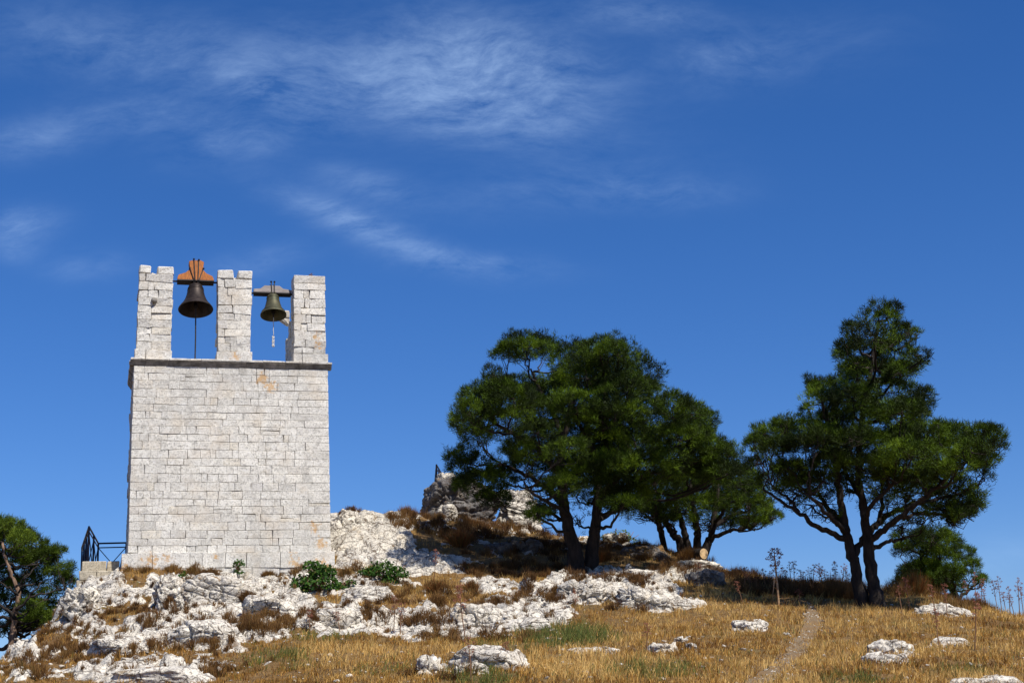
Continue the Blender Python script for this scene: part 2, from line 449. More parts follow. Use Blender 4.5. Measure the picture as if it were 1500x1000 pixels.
M_NEEDLEY = mat_leaf('yellow_green_pine_needles', [(0.0, (0.03, 0.048, 0.008)), (0.45, (0.085, 0.130, 0.012)), (1.0, (0.19, 0.25, 0.02))], 0.22)  # brighter, yellower green for the left pine and the crest shrub
M_BROADLEAF = mat_leaf('dark_green_leaves', [(0.0, (0.016, 0.042, 0.009)), (0.55, (0.036, 0.090, 0.013)), (0.9, (0.08, 0.15, 0.02)), (1.0, (0.16, 0.13, 0.04))], 0.25)
M_GRASS = mat_leaf('dry_grass_blades', [(0.0, (0.10, 0.042, 0.012)), (0.25, (0.27, 0.125, 0.026)), (0.5, (0.49, 0.265, 0.055)), (0.76, (0.72, 0.48, 0.17)), (0.86, (0.20, 0.20, 0.05)), (1.0, (0.085, 0.125, 0.03))], 0.3)
M_SCRUB = mat_leaf('dry_scrub_twigs', [(0.0, (0.045, 0.025, 0.012)), (0.4, (0.155, 0.075, 0.026)), (0.7, (0.26, 0.145, 0.045)), (0.85, (0.10, 0.085, 0.03)), (1.0, (0.26, 0.085, 0.025))], 0.2)

# ------------------------------------------------------------------ the hill
CTRL = [(-100, 1010, 24), (100, 1000, 24), (300, 1000, 23.5), (500, 1000, 22), (750, 1000, 21), (1000, 1000, 21), (1250, 1000, 21), (1500, 1000, 21), (1650, 1000, 21),
        (100, 965, 27), (300, 960, 26), (500, 960, 25), (750, 965, 24), (1000, 960, 24.5), (1250, 955, 25), (1500, 955, 25),
        (200, 925, 29.5), (400, 930, 28.5), (600, 932, 28), (800, 925, 28), (950, 912, 29.5), (1100, 908, 30), (1300, 915, 29.5), (1500, 922, 30),
        (140, 888, 33), (250, 890, 32.2), (400, 888, 32.6), (550, 880, 32.6), (700, 890, 32), (850, 855, 34.2), (950, 878, 32.5), (1100, 875, 33.5), (1200, 878, 33.5), (1280, 888, 33), (1400, 896, 33),
        (120, 858, 35.6), (180, 840, 35.6), (330, 841, 35.9), (480, 836, 36.7), (300, 862, 34.3), (450, 860, 34.6),
        (500, 800, 38.2), (500, 752, 40.5), (560, 772, 40.5), (560, 832, 37), (605, 757, 42.5), (640, 790, 40), (700, 815, 39.2),
        (700, 843, 37), (800, 845, 37.3), (852, 836, 38.5), (950, 838, 38), (1010, 852, 36.5), (780, 800, 41), (700, 772, 43), (780, 782, 43.5), (880, 792, 43), (950, 802, 42), (1005, 818, 41), (1065, 836, 39.5),
        (1000, 838, 38.5), (1150, 853, 37.5), (1240, 862, 36.5), (1320, 866, 36.3), (1420, 887, 35.5), (1500, 907, 35.5), (1620, 935, 35),
        (92, 893, 35), (60, 925, 33.5), (30, 950, 32.5), (0, 972, 31.5), (-60, 1005, 30)]
cp = [P(*c) for c in CTRL]
def W3(x, y, z): cp.append(np.array([x, y, z], float))
for (px, py, Y, back) in [(500, 752, 40.5, 6), (605, 757, 42.5, 6), (780, 782, 43.5, 6), (880, 792, 43, 6), (1005, 818, 41, 6), (1065, 836, 39.5, 6), (1150, 853, 37.5, 6), (1240, 862, 36.5, 6), (1420, 887, 35.5, 6), (1620, 935, 35, 6), (300, 838, 39.5, 4)]:
    b = P(px, py, Y); s = (Y + back) / Y
    W3(b[0] * s, b[1] + back, b[2] - 1.0); W3(b[0] * s, b[1] + back * 3, b[2] - 6.0)
tb = P(180, 834, 35.6)[2]
W3(-9.0, 39.5, tb - 0.15); W3(-6.0, 39.5, tb - 0.1); W3(-10.5, 40.5, tb - 1.0)
for (px, py, Y) in [(92, 893, 35), (60, 925, 33.5), (30, 950, 32.5), (0, 972, 31.5)]:
    b = P(px, py, Y); W3(b[0] - 1.6, b[1] + 2.5, b[2] - 1.9); W3(b[0] - 5, b[1] + 7, b[2] - 6.0)
for x in (-9, 0, 9):
    W3(x, 14, -0.62); W3(x * 1.2, 6, -1.2); W3(x * 1.2, -1, -1.62); W3(x * 1.5, -14, -2.6)
W3(-16, 22, -1.8); W3(-20, 12, -3); W3(20, 24, 0.2); W3(22, 34, 0.4); W3(22, 14, -1)
cp = np.array(cp)

def tps_fit(c):
    n = len(c); x = c[:, :2]
    d = np.sqrt(((x[:, None] - x[None]) ** 2).sum(2)) + 1e-9
    K = d * d * np.log(d) + np.eye(n) * 0.35
    Pm = np.hstack([np.ones((n, 1)), x])
    A = np.zeros((n + 3, n + 3)); A[:n, :n] = K; A[:n, n:] = Pm; A[n:, :n] = Pm.T
    return np.linalg.solve(A, np.concatenate([c[:, 2], np.zeros(3)]))
TW = tps_fit(cp)
def base_h(x, y):
    x = np.asarray(x, float).ravel(); y = np.asarray(y, float).ravel()
    o = TW[-3] + TW[-2] * x + TW[-1] * y
    for i in range(len(cp)):
        r2 = (x - cp[i, 0]) ** 2 + (y - cp[i, 1]) ** 2 + 1e-12
        o += TW[i] * 0.5 * r2 * np.log(r2)
    dx = np.maximum(np.abs(x) - 19, 0); dy = np.maximum(np.maximum(y - 54, -13 - y), 0)
    w = sstep(0, 14, np.sqrt(dx * dx + dy * dy))
    far = -7.0 + 0 * x
    return o * (1 - w) + far * w

# where the bedrock shows: (px, py, rx, ry, amount), read off the photograph and laid on the ground
ROCKY = [(320, 862, 80, 32, 1), (250, 868, 40, 30, .9), (150, 870, 60, 30, .75), (110, 905, 50, 25, .6), (300, 920, 130, 32, 1), (400, 897, 90, 28, .85), (180, 945, 70, 20, .7), (40, 960, 60, 14, .6),
         (200, 985, 110, 18, .75), (330, 965, 60, 14, .55), (40, 990, 60, 12, .5), (450, 848, 110, 14, .8), (560, 868, 110, 22, .85), (500, 905, 110, 26, 1), (610, 890, 70, 20, .7), (560, 915, 100, 16, .9), (640, 918, 80, 18, 1), (740, 905, 90, 26, 1), (800, 878, 60, 22, .9),
         (860, 858, 70, 26, 1), (940, 872, 62, 24, 1), (1000, 886, 34, 8, .8), (540, 790, 70, 60, 1), (600, 820, 60, 22, .9), (660, 838, 40, 14, .8), (700, 858, 60, 10, .6), (720, 795, 80, 40, .35), (850, 810, 120, 40, .25), (640, 765, 50, 18, .5),  # pale bedrock thinned under the big pine to deepen its shade
         (960, 842, 60, 8, .9), (1020, 838, 60, 16, .6), (900, 790, 50, 12, .6), (690, 972, 80, 12, .5)]
ROCKY = [(a, b, c, d, min(1.1, e * (1.25 if a < 420 else .9))) for a, b, c, d, e in ROCKY]
# grass and scrub pockets inside the rock
POCKET = [(190, 900, 55, 16, 1), (330, 915, 45, 10, .7), (390, 915, 40, 10, .9), (350, 862, 14, 14, .8), (85, 935, 50, 18, .8), (430, 960, 120, 22, 1), (620, 865, 60, 14, .8), (650, 850, 40, 12, .8), (600, 880, 70, 8, .7), (560, 890, 60, 7, .6),
          (760, 838, 90, 12, 1), (200, 862, 30, 16, .5), (280, 945, 50, 8, .7), (130, 965, 60, 10, .7), (470, 880, 30, 8, .5), (690, 880, 60, 7, .6), (810, 930, 90, 12, .9), (260, 838, 60, 5, .8), (520, 838, 30, 6, .9), (10, 985, 70, 14, .8)]
POCKET = [(a, b, c, d, e * (.55 if a < 420 else .75)) for a, b, c, d, e in POCKET]
def rock_mask(x, y, z):
    pts = np.stack([x, y, z], 1)
    px, py = proj(pts)
    w1 = fbm(np.stack([x * 0.9, y * 0.9, 0 * x + 4], 1), 3) * 26; w2 = fbm(np.stack([x * 0.9, y * 0.9, 0 * x + 9], 1), 3) * 12
    m_ = np.zeros_like(x)
    for (cx, cy, rx, ry, a) in ROCKY:
        r = np.sqrt(((px + w1 - cx) / rx) ** 2 + ((py + w2 - cy) / ry) ** 2)
        m_ = np.maximum(m_, a * sstep(1.25, 0.75, r))
    for (cx, cy, rx, ry, a) in POCKET:
        r = np.sqrt(((px + w1 * .6 - cx) / rx) ** 2 + ((py + w2 * .6 - cy) / ry) ** 2)
        m_ = m_ * (1 - a * sstep(1.2, 0.7, r))
    ok = (y > 18) & (y < 48)
    return np.where(ok, m_, 0.0)

def axis(lo, hi, step, ends, k=1.18):
    a = list(np.arange(lo, hi + 1e-6, step)); s = step
    while a[-1] < ends[1]: s *= k; a.append(a[-1] + s)
    s = step
    while a[0] > ends[0]: s *= k; a.insert(0, a[0] - s)
    return np.array(a)
GX = axis(-14.0, 14.0, 0.055, (-3000, 3000)); GY = axis(18.5, 45.0, 0.06, (-1500, 4000))
gx, gy = np.meshgrid(GX, GY)
x, y = gx.ravel(), gy.ravel()
zb = base_h(x, y)
inner = (np.abs(x) < 26) & (y > -6) & (y < 62)
rock = np.zeros_like(x); disp = np.zeros_like(x)
xi, yi, zi = x[inner], y[inner], zb[inner]
q = np.stack([xi, yi, zi * 1.4], 1)
rm = rock_mask(xi, yi, zi)
low = fbm(q * 0.55 + 3, 4)
crk = fbm(q * np.array([1.1, 1.6, 1.4]) + 30, 4)
f1, f2, idv, fa1 = cells(q * np.array([1.3, 1.5, 1.9]) + fbm(q * 1.5, 3)[:, None] * 0.3, 1, True)
g1, g2, idw, fa2 = cells(q * np.array([3.2, 3.6, 4.4]) + fbm(q * 3, 3)[:, None] * 0.35, 2, True)
e1, e2, ide, fa3 = cells(q * 9.0, 3, True)
# broken bedrock: a block of it stands clear where its own draw falls below the local share of rock
share = np.clip(rm * 1.25 + crk * 0.5 * sstep(0.02, 0.3, rm), 0, 1.2)
draw = .52 * idv + .38 * idw + .10 * ide
rr = sstep(-.05, .06, share * .92 - draw) * sstep(.02, .12, rm)
# ledges: the limestone breaks in steps that face down the slope
hh = zi + low * 0.55 + 0.10 * xi * 0.3
st = 0.42
k_ = np.floor(hh / st); f_ = hh / st - k_
stair = (k_ + sstep(0.25, 0.85, f_)) * st - hh
blk = (idv - 0.5) * 0.16 + fa1 * .17 - .10 * sstep(.09, 0, f2 - f1)
blk2 = (idw - 0.5) * 0.07 + fa2 * .06 - .05 * sstep(.08, 0, g2 - g1)
blk3 = (ide - 0.5) * 0.015 + fa3 * .012
rid = 1 - np.abs(fbm(q * 2.6 + 50, 4)) * 2
di = rr * (stair * 0.85 + blk + blk2 + blk3 + 0.05) + 0.07 * fbm(q * 1.3 + 8, 3) * (1 - rr) + 0.03 * fbm(q * 9, 3) * rr
fade = sstep(17, 20, yi) * sstep(50, 46, yi)
# keep the ground level right under the tower
disp[inner] = di * fade
rock[inner] = rr
gz = zb + disp
NX, NY = len(GX), len(GY)
ii = np.arange(NX * NY).reshape(NY, NX)
quads = np.stack([ii[:-1, :-1].ravel(), ii[:-1, 1:].ravel(), ii[1:, 1:].ravel(), ii[1:, :-1].ravel()], 1)
me = np_mesh('hill', np.stack([x, y, gz], 1), quads, 4, False, {'rock': ('FLOAT', rock)})
hill = link('hill', me, M_TERRAIN)
tag(hill, 'rocky hillside of pale limestone and dry soil', 'hill', kind='structure')
HZ = gz.reshape(NY, NX); HR = rock.reshape(NY, NX)
def sample(A, x, y):
    x = np.atleast_1d(np.asarray(x, float)); y = np.atleast_1d(np.asarray(y, float))
    i = np.clip(np.searchsorted(GX, x) - 1, 0, NX - 2); j = np.clip(np.searchsorted(GY, y) - 1, 0, NY - 2)
    u = (x - GX[i]) / (GX[i + 1] - GX[i]); w = (y - GY[j]) / (GY[j + 1] - GY[j])
    return A[j, i] * (1 - u) * (1 - w) + A[j, i + 1] * u * (1 - w) + A[j + 1, i] * (1 - u) * w + A[j + 1, i + 1] * u * w
def ground(x, y): return float(sample(HZ, x, y)[0])
_YS = np.arange(19.0, 50.0, 0.04)
def hit(px, py, ymin=19.0, ymax=50.0):
    """where the line of sight through a pixel meets the ground (nearest crest if it passes over)"""
    d = CF + (px - 750) / F_PX * CR + (500 - py) / F_PX * CU
    ys = _YS[(_YS >= ymin) & (_YS <= ymax)]
    pts = d[None] * (ys / d[1])[:, None]
    g = sample(HZ, pts[:, 0], pts[:, 1]) - pts[:, 2]
    w = np.where(g > 0)[0]
    k = w[0] if len(w) else int(np.argmax(g))
    p = pts[k].copy(); p[2] = ground(p[0], p[1])
    return p

# ------------------------------------------------------------------ the bell tower
YAW = 0.263
T0 = np.array([-8.970, 36.0, 3.85])
EX = np.array([math.cos(YAW), math.sin(YAW), 0]); EY = np.array([-math.sin(YAW), math.cos(YAW), 0])
TW_W, TW_D = 4.668, 2.7
Z_PL, Z_CO, Z_TOP = 0.46, 4.894, 7.33
def on_tower(px, py, yl=0.0):
    """tower coordinates (x, z) of a pixel on the plane yl behind the front face"""
    d = CF + (px - 750) / F_PX * CR + (500 - py) / F_PX * CU
    o = T0 + EY * yl
    s = (o @ EY) / (d @ EY)
    p = d * s - T0
    return float(p @ EX), float(p[2])
def tloc(xl, yl, zl): return T0 + EX * xl + EY * yl + np.array([0, 0, zl])

_cv = []; _ci = {}
for ax in range(3):
    for sx in (-1, 1):
        for sy in (-1, 1):
            for sz in (-1, 1):
                _ci[(sx, sy, sz, ax)] = len(_cv); _cv.append((sx, sy, sz, ax))
_cf = []
for ax in range(3):
    o1, o2 = [a for a in range(3) if a != ax]
    for s in (-1, 1):
        q = []
        for a, b in ((-1, -1), (1, -1), (1, 1), (-1, 1)):
            k = [0, 0, 0]; k[ax] = s; k[o1] = a; k[o2] = b; q.append(_ci[(*k, ax)])
        _cf.append(tuple(q))
    for a in (-1, 1):
        for b in (-1, 1):
            k0 = [0, 0, 0]; k0[o1] = a; k0[o2] = b
            k1 = list(k0); k0[ax] = -1; k1[ax] = 1
            _cf.append((_ci[(*k0, o1)], _ci[(*k1, o1)], _ci[(*k1, o2)], _ci[(*k0, o2)]))
for sx in (-1, 1):
    for sy in (-1, 1):
        for sz in (-1, 1): _cf.append((_ci[(sx, sy, sz, 0)], _ci[(sx, sy, sz, 1)], _ci[(sx, sy, sz, 2)]))
def block(mb, corners, bev=0.012, jit=0.004, tone=0.5):
    """chamfered worn stone; corners: function (u, v, w in 0..1) -> xyz"""
    o = np.array(corners(0, 0, 0)); du = np.linalg.norm(np.array(corners(1, 0, 0)) - o); dv = np.linalg.norm(np.array(corners(0, 1, 0)) - o); dw = np.linalg.norm(np.array(corners(0, 0, 1)) - o)
    vs = []
    jc = {}
    for (sx, sy, sz, ax) in _cv:
        key = (sx, sy, sz)
        if key not in jc: jc[key] = (RS.normal(size=3) * jit, bev * RS.uniform(0.6, 1.7))
        j, b = jc[key]
        t = []
        for a, (s, d) in enumerate(((sx, du), (sy, dv), (sz, dw))):
            t.append((0.0 if s < 0 else 1.0) if a == ax else ((b / d) if s < 0 else 1 - b / d))
        vs.append(np.array(corners(*t)) + j)
    mb.add(vs, _cf, tone)

def courses(z0, z1, h=0.185, var=0.03):
    zs = [z0]
    while zs[-1] < z1 - h * 0.5: zs.append(zs[-1] + h + RS.uniform(-var, var))
    k = (z1 - z0) / (zs[-1] - z0); zs = [z0 + (z - z0) * k for z in zs]
    return zs

def stone_tone():
    r = RS.rand()
    return RS.uniform(0.0, 0.14) if r < 0.06 else RS.uniform(0.86, 1.0) if r < 0.15 else RS.uniform(0.3, 0.82)

def lay(mb, zs, ulo, uhi, place, wmin=0.2, wmax=0.5, depth=0.13, joint=0.0026, outj=0.006, split=.02, jit=.003):
    """lay courses of irregular ashlar; ulo, uhi: bounds as functions of z; place(u, out, z) -> xyz"""
    ph = RS.uniform(0, 6, 3)
    wob = lambda u, k: 0.007 * math.sin(u * 2.3 + ph[0] + k * 1.7) + 0.005 * math.sin(u * 5.9 + ph[1] + k * 2.9)
    for k in range(len(zs) - 1):
        za, zb_ = zs[k], zs[k + 1]
        lo, hi = ulo((za + zb_) / 2), uhi((za + zb_) / 2)
        us = [lo]
        while us[-1] < hi - wmin * 0.7:
            w = RS.uniform(wmin, wmax) if RS.rand() < .85 else RS.uniform(wmin * .5, wmin)
            us.append(us[-1] + w)
        if hi - us[-2] < wmax * 1.1 and len(us) > 2: us = us[:-1]
        us[-1] = hi
        for i in range(len(us) - 1):
            a, b = us[i], us[i + 1]
            pieces = [(a, b, 0.0, 1.0)]
            if RS.rand() < split and b - a > wmin: c = RS.uniform(.4, .6); pieces = [(a, b, 0, c), (a, b, c, 1)]
            for (pa, pb, fa, fb) in pieces:
                j = joint * RS.uniform(0.5, 1.5); jt = .022 * RS.uniform(.5, 1) if RS.rand() < .03 else 0.0
                la = ulo(za) if i == 0 else pa; lb = ulo(zb_) if i == 0 else pa + RS.normal() * 0.006
                ra = uhi(za) if i == len(us) - 2 else pb; rb = uhi(zb_) if i == len(us) - 2 else pb + RS.normal() * 0.006
                la, lb = (la, lb) if i == 0 else (la + j, lb + j); ra, rb = (ra, rb) if i == len(us) - 2 else (ra - j, rb - j)
                zA0 = za + (zb_ - za) * fa; zB0 = za + (zb_ - za) * fb
                out = RS.normal() * outj
                skew = RS.normal(size=2) * outj * 0.7
                def cor(u, v, w, la=la, lb=lb, ra=ra, rb=rb, za=zA0, zb_=zB0, out=out, k=k, j=j, sk=skew, jt=jt):
                    l = la + (lb - la) * w; r = ra + (rb - ra) * w
                    uu = l + (r - l) * u
                    z = (za + wob(uu, k) + j) * (1 - w) + (zb_ + wob(uu, k + 1) - j - jt * sstep(.25, .8, u)) * w
                    if k == 0: z = max(z, za)
                    return place(uu, (out + sk[0] * (u - .5) + sk[1] * (w - .5)) * v - depth * (1 - v), z)
                block(mb, cor, 0.006, jit, stone_tone())

tower = empty('bell_tower', T0, 'white stone bell tower with a solid wall and three pillars holding two bells', 'bell tower', rz=YAW)
bat = lambda z: 0.038 * (z - Z_PL) / (Z_CO - Z_PL)
LICH = [(*on_tower(460, 772)[:1], 0, on_tower(460, 772)[1], 0.3), (on_tower(470, 795)[0], 0, on_tower(470, 795)[1], 0.3), (on_tower(222, 822)[0], -.1, on_tower(222, 822)[1], 0.42), (on_tower(245, 818)[0], -.1, on_tower(245, 818)[1], 0.25),
        (on_tower(385, 552)[0], 0, on_tower(385, 552)[1], 0.42), (on_tower(398, 565)[0], 0, on_tower(398, 565)[1], .35), (on_tower(345, 522)[0], 0.05, on_tower(345, 522)[1], 0.25), (on_tower(465, 490)[0], 0.05, on_tower(465, 490)[1], .25), (on_tower(468, 505)[0], .05, on_tower(468, 505)[1], .25),
        (on_tower(315, 816)[0], -.1, on_tower(315, 816)[1], .2), (on_tower(427, 812)[0], -.1, on_tower(427, 812)[1], .22), (on_tower(180, 832)[0], -.1, on_tower(180, 832)[1], .3), (on_tower(430, 826)[0], -.1, on_tower(430, 826)[1], .3), (on_tower(470, 826)[0], -.1, on_tower(470, 826)[1], .35)]
M_MASON = mat_masonry('white_ashlar', LICH)
mb = MB(); zs = courses(Z_PL, Z_CO, 0.188, 0.022)
lay(mb, zs, lambda z: bat(z), lambda z: TW_W - bat(z), lambda u, o, z: (u, -o + bat(z), z), joint=0.0022, outj=0.0024)
lay(mb, zs, lambda z: 0.14, lambda z: TW_D - .14, lambda u, o, z: (-o + bat(z), u, z), outj=0.014)
lay(mb, zs, lambda z: 0.14, lambda z: TW_D - .14, lambda u, o, z: (TW_W + o - bat(z), u, z), outj=0.006)
lay(mb, zs, lambda z: bat(z), lambda z: TW_W - bat(z), lambda u, o, z: (u, TW_D + o - bat(z), z))
wall = mb.build('wall', M_MASON, tower)
mc = MB(); mc.box((0.062, 0.062, -0.5), (TW_W - 0.062, TW_D - 0.062, Z_CO + 0.02))
mc.build('mortar_core', M_MORTAR, tower)
# plinth
mb = MB(); zp = [-0.95, -0.72, -0.47, -0.21, 0.10, Z_PL]
PLX0, PLX1 = -0.14, TW_W + 0.075
lay(mb, zp, lambda z: PLX0, lambda z: PLX1, lambda u, o, z: (u, -0.10 - o, z), 0.35, 0.9, 0.2, 0.005, 0.006)
lay(mb, zp, lambda z: 0.11, lambda z: TW_D, lambda u, o, z: (PLX0 - o, u, z), 0.35, 0.8, 0.2, 0.005, 0.01)
lay(mb, zp, lambda z: 0.11, lambda z: TW_D, lambda u, o, z: (PLX1 + o, u, z), 0.35, 0.8, 0.2, 0.005, 0.01)
mb.box((PLX0 + .16, 0.0, -0.9), (PLX1 - .16, TW_D - .1, Z_PL - 0.012))
mb.build('plinth', M_MASON, tower)
# cornice: slab segments with an undercut moulding, mitred all round
def cornice_run(mbd, mbl, a, b, place, seglen=0.62):
    u = a
    while u < b - 1e-6:
        w = min(RS.uniform(0.5, 1.0) * seglen, b - u)
        if b - u - w < 0.2: w = b - u
        o = RS.normal() * 0.004; dz = RS.normal() * 0.004
        prof = [(-0.15, 0.0), (0.012 + o, 0.0), (0.03 + o, 0.03), (0.055 + o, 0.07), (0.085 + o, 0.105), (0.088 + o, 0.118), (-0.15, 0.118)]
        n = len(prof); e = 0.002
        vs = [place(u + e, q, z + dz) for q, z in prof] + [place(u + w - e, q, z + dz) for q, z in prof]
        mbd.add(vs, [tuple(range(n)), tuple(n + i for i in reversed(range(n)))] + [(i, n + i, n + (i + 1) % n, (i + 1) % n) for i in range(n)], RS.rand())
        t = 0.045 + RS.normal() * 0.004
        def cor(p, q, r, u=u, w=w, o=o, t=t): return place(u + 0.002 + p * (w - .004), -0.4 + q * (0.50 + o), 0.121 + r * t)
        block(mbl, cor, 0.008, 0.004, stone_tone())
        u += w
md, ml = MB(), MB()
c0 = bat(Z_CO)
cornice_run(md, ml, c0 - 0.09, TW_W - c0 + 0.09, lambda u, q, z: (u, c0 - q, Z_CO + z))
cornice_run(md, ml, c0 + 0.16, TW_D - c0 + .09, lambda u, q, z: (c0 - q, u, Z_CO + z))
cornice_run(md, ml, c0 + 0.16, TW_D - c0 + .09, lambda u, q, z: (TW_W - c0 + q, u, Z_CO + z))
co = md.build('cornice', M_CORNICE, tower)
ml.build('cornice_ledge', M_MASON, tower)
mb = MB(); mb.box((c0 + .3, .3, Z_CO + .03), (TW_W - c0 - .3, TW_D - .05, Z_CO + .15)); mb.build('roof_slab', M_MORTAR, tower)
ZL = Z_CO + 0.166
# pillars
def pillar(pxs, yf, yb, gap=None):
    (bl, br, by), (sl_, sr, sy), (tl, tr, ty) = pxs
    X0, _ = on_tower(sl_, sy, yf); X1, _ = on_tower(sr, sy, yf)
    X2, zt = on_tower(tl, ty, yf); X3, _ = on_tower(tr, ty, yf)
    B0, _ = on_tower(bl, by, yf); B1, _ = on_tower(br, by, yf)
    zb0, zb1 = ZL - 0.01, ZL + 0.23
    top = zt - 0.21
    L = lambda z: X0 + (X2 - X0) * (z - zb1) / (zt - zb1); R_ = lambda z: X1 + (X3 - X1) * (z - zb1) / (zt - zb1)
    m1 = MB(); zz = courses(zb1, top, 0.20, 0.03)
    lay(m1, zz, L, R_, lambda u, o, z: (u, yf - o, z), 0.17, 0.36, 0.12, 0.003, 0.006, 0, .008)
    lay(m1, zz, lambda z: yf + .13, lambda z: yb - .13, lambda u, o, z: (L(z) - o, u, z), 0.2, 0.45, 0.12, 0.004, 0.014, 0)
    lay(m1, zz, lambda z: yf + .13, lambda z: yb - .13, lambda u, o, z: (R_(z) + o, u, z), 0.2, 0.45, 0.12, 0.004, 0.014, 0)
    lay(m1, zz, L, R_, lambda u, o, z: (u, yb + o, z), 0.2, 0.5, 0.12, 0.004, 0.01, 0)
    lay(m1, [zb0, zb1], lambda z: B0, lambda z: B1, lambda u, o, z: (u, yf - .05 - o, z), .2, .45, yb - yf + .09, .006, .006)
    if gap:
        g0, g1 = [L(zt) + (R_(zt) - L(zt)) * g for g in gap]
        for a, b, h in ((L(top), g0, zt), (g1, R_(top), zt + RS.uniform(-.03, 0.0))):
            block(m1, lambda u, v_, w, a=a, b=b, h=h: (a + (b - a) * u, yf + (yb - yf) * v_, top + .006 + (h - top) * w), 0.02, 0.008, stone_tone())
        block(m1, lambda u, v_, w: (g0 + .01 + (g1 - g0 - .02) * u, yf + .25 + (yb - yf - .3) * v_, top - .02 + .11 * w), 0.02, 0.01, 0.05)
    else:
        lay(m1, [top, zt], L, R_, lambda u, o, z: (u, yf - o, z), 0.25, 0.45, yb - yf, 0.007, 0.01)
    po = m1.build('pillar', M_MASON, tower)
    k = MB(); k.box((max(L(zb1), L(top)) + .05, yf + .05, zb0), (min(R_(zb1), R_(top)) - .05, yb - .05, top - 0.01)); k.build('mortar_core', M_MORTAR, po)
    return po, L, R_, zt
PY0 = 0.09
p1, L1, R1, ZT1 = pillar(((196.8, 251.4, 525), (199.6, 249.4, 515), (204.6, 254.4, 388)), PY0, 0.62, (0.33, 0.53))
p2, L2, R2, ZT2 = pillar(((317.4, 369.2, 528), (319.4, 366.4, 518), (319.2, 369.2, 395)), PY0, 0.62, (0.46, 0.58))
p3, L3, R3, ZT3 = pillar(((429.6, 480.2, 531), (430.9, 477.0, 522), (430.4, 476.2, 402)), PY0, 0.62)
# weathered knob in the left pillar
kx, kz = on_tower(226, 439.5, PY0 - .03)
mb = MB(); mb.lathe([(0.0, -0.09), (0.045, -.085), (0.07, -.05), (0.075, 0.0), (0.07, 0.06)], 14)
kn = mb.build('stone_knob', M_CORNICE, p1, True); kn.location = (kx, PY0 - .0, kz); kn.rotation_euler = (math.radians(-90), 0, 0)
# the broken wall that runs back from the right pillar, stepping down
mb = MB(); x0 = L3(6) + 0.02; x1 = R3(6) - 0.02
steps = [(ZL, ZL + 0.5, 2.45), (ZL + .5, ZL + 1.05, 2.05), (ZL + 1.05, ZL + 1.3, 1.4), (ZL + 1.3, ZL + 2.05, .95)]
for za, zb_, yb in steps:
    zz = courses(za, zb_, 0.19, 0.02)
    for k in range(len(zz) - 1):
        yy = 0.64
        while yy < yb - .1:
            w = min(RS.uniform(.25, .5), yb - yy + RS.uniform(-.05, .1))
            jx = RS.normal() * .012
            block(mb, lambda u, v_, q, yy=yy, w=w, k=k: (x0 + jx + (x1 - x0) * u, yy + .004 + (w - .008) * v_, zz[k] + .004 + (zz[k + 1] - zz[k] - .008) * q), .012, .005, stone_tone())
            yy += w
sx, sz = on_tower(418, 461, 1.6)
block(mb, lambda u, v_, w: (x0 - .34 + .38 * u, 1.5 + .3 * v_, sz - .10 + .19 * w), .015, .006, .9)
block(mb, lambda u, v_, w: (x0 - .22 * w + (.04 + .22 * w) * u, 1.52 + .26 * v_, sz - .27 + .16 * w), .012, .006, .3)
mb.build('broken_side_wall', M_MASON, tower)

# ------------------------------------------------------------------ the two bells
def make_bell(px, py, label, outline, thick, prof, mwood, mbell, lip_ring, straps, tilt, axle, rope):
    xl, zl = on_tower(px, py, 0.34)
    loc = tloc(xl, 0.34, zl)
    r = empty('bell', loc, label, 'bell'); r.rotation_euler = (tilt, 0, YAW)
    h = MB(); h.prism(outline, -thick / 2, thick / 2); hs_ = h.build('headstock', mwood, r)
    bv = hs_.modifiers.new('worn_edges', 'BEVEL'); bv.width = 0.012; bv.segments = 2
    a = MB(); a.tube([(axle[0], 0, 0.0), (axle[1], 0, 0.0)], 0.022, 8)
    a.box((outline[0][0] + .005, -thick / 2 - .012, -.028), (outline[-1][0] - .005, thick / 2 + .012, -.004)); a.build('axle', M_IRON, r)
    b = MB(); b.lathe(prof, 48); bo = b.build('bell_body', mbell, r, True, math.radians(50))
    c = MB()
    for q in range(6):
        an = q * math.pi / 3; ca, sa = math.cos(an), math.sin(an); z0 = prof[1][1]
        c.tube([(0.10 * ca, .10 * sa, z0 - .005), (.095 * ca, .095 * sa, z0 + .04), (.03 * ca, .03 * sa, z0 + .075)], .017, 6)
    c.build('crown_loops', mbell, bo, True)
    rg = MB()
    for rr_, zz_ in lip_ring: rg.lathe([(rr_ - .01, zz_ + .013), (rr_ + .006, zz_ + .006), (rr_ + .006, zz_ - .006), (rr_ - .01, zz_ - .013)], 48)
    rg.build('moulded_band', mbell, bo, True)
    for (xa, za, xb, zb_) in straps:
        s = MB()
        for sy in (-1, 1):
            s.tube([(xb, sy * (thick / 2 + .02) * .6, zb_), (xb, sy * (thick / 2 + .014), -0.02), (xa, sy * (thick / 2 + .014), za)], 0.0125, 6)
            s.tube([(xa, sy * (thick / 2 + .014), za - .035), (xa, sy * (thick / 2 + .014), za - .005)], 0.026, 6)
        s.build('strap', M_IRON, r)
    lip = min(z for _, z in prof)
    k = MB(); k.tube([(0, 0, prof[1][1] - .06), (0, 0, lip + .16)], .016, 8); k.lathe([(0, lip + .22), (.03, lip + .2), (.055, lip + .13), (.05, lip + .07), (.02, lip + .03), (.014, lip - .05), (0, lip - .06)], 14)
    k.build('clapper', M_IRON, r, True)
    bot = np.array(Matrix.Rotation(YAW, 3, 'Z') @ Matrix.Rotation(tilt, 3, 'X') @ Vector((0, 0, lip - .05))) + loc
    return r, bot
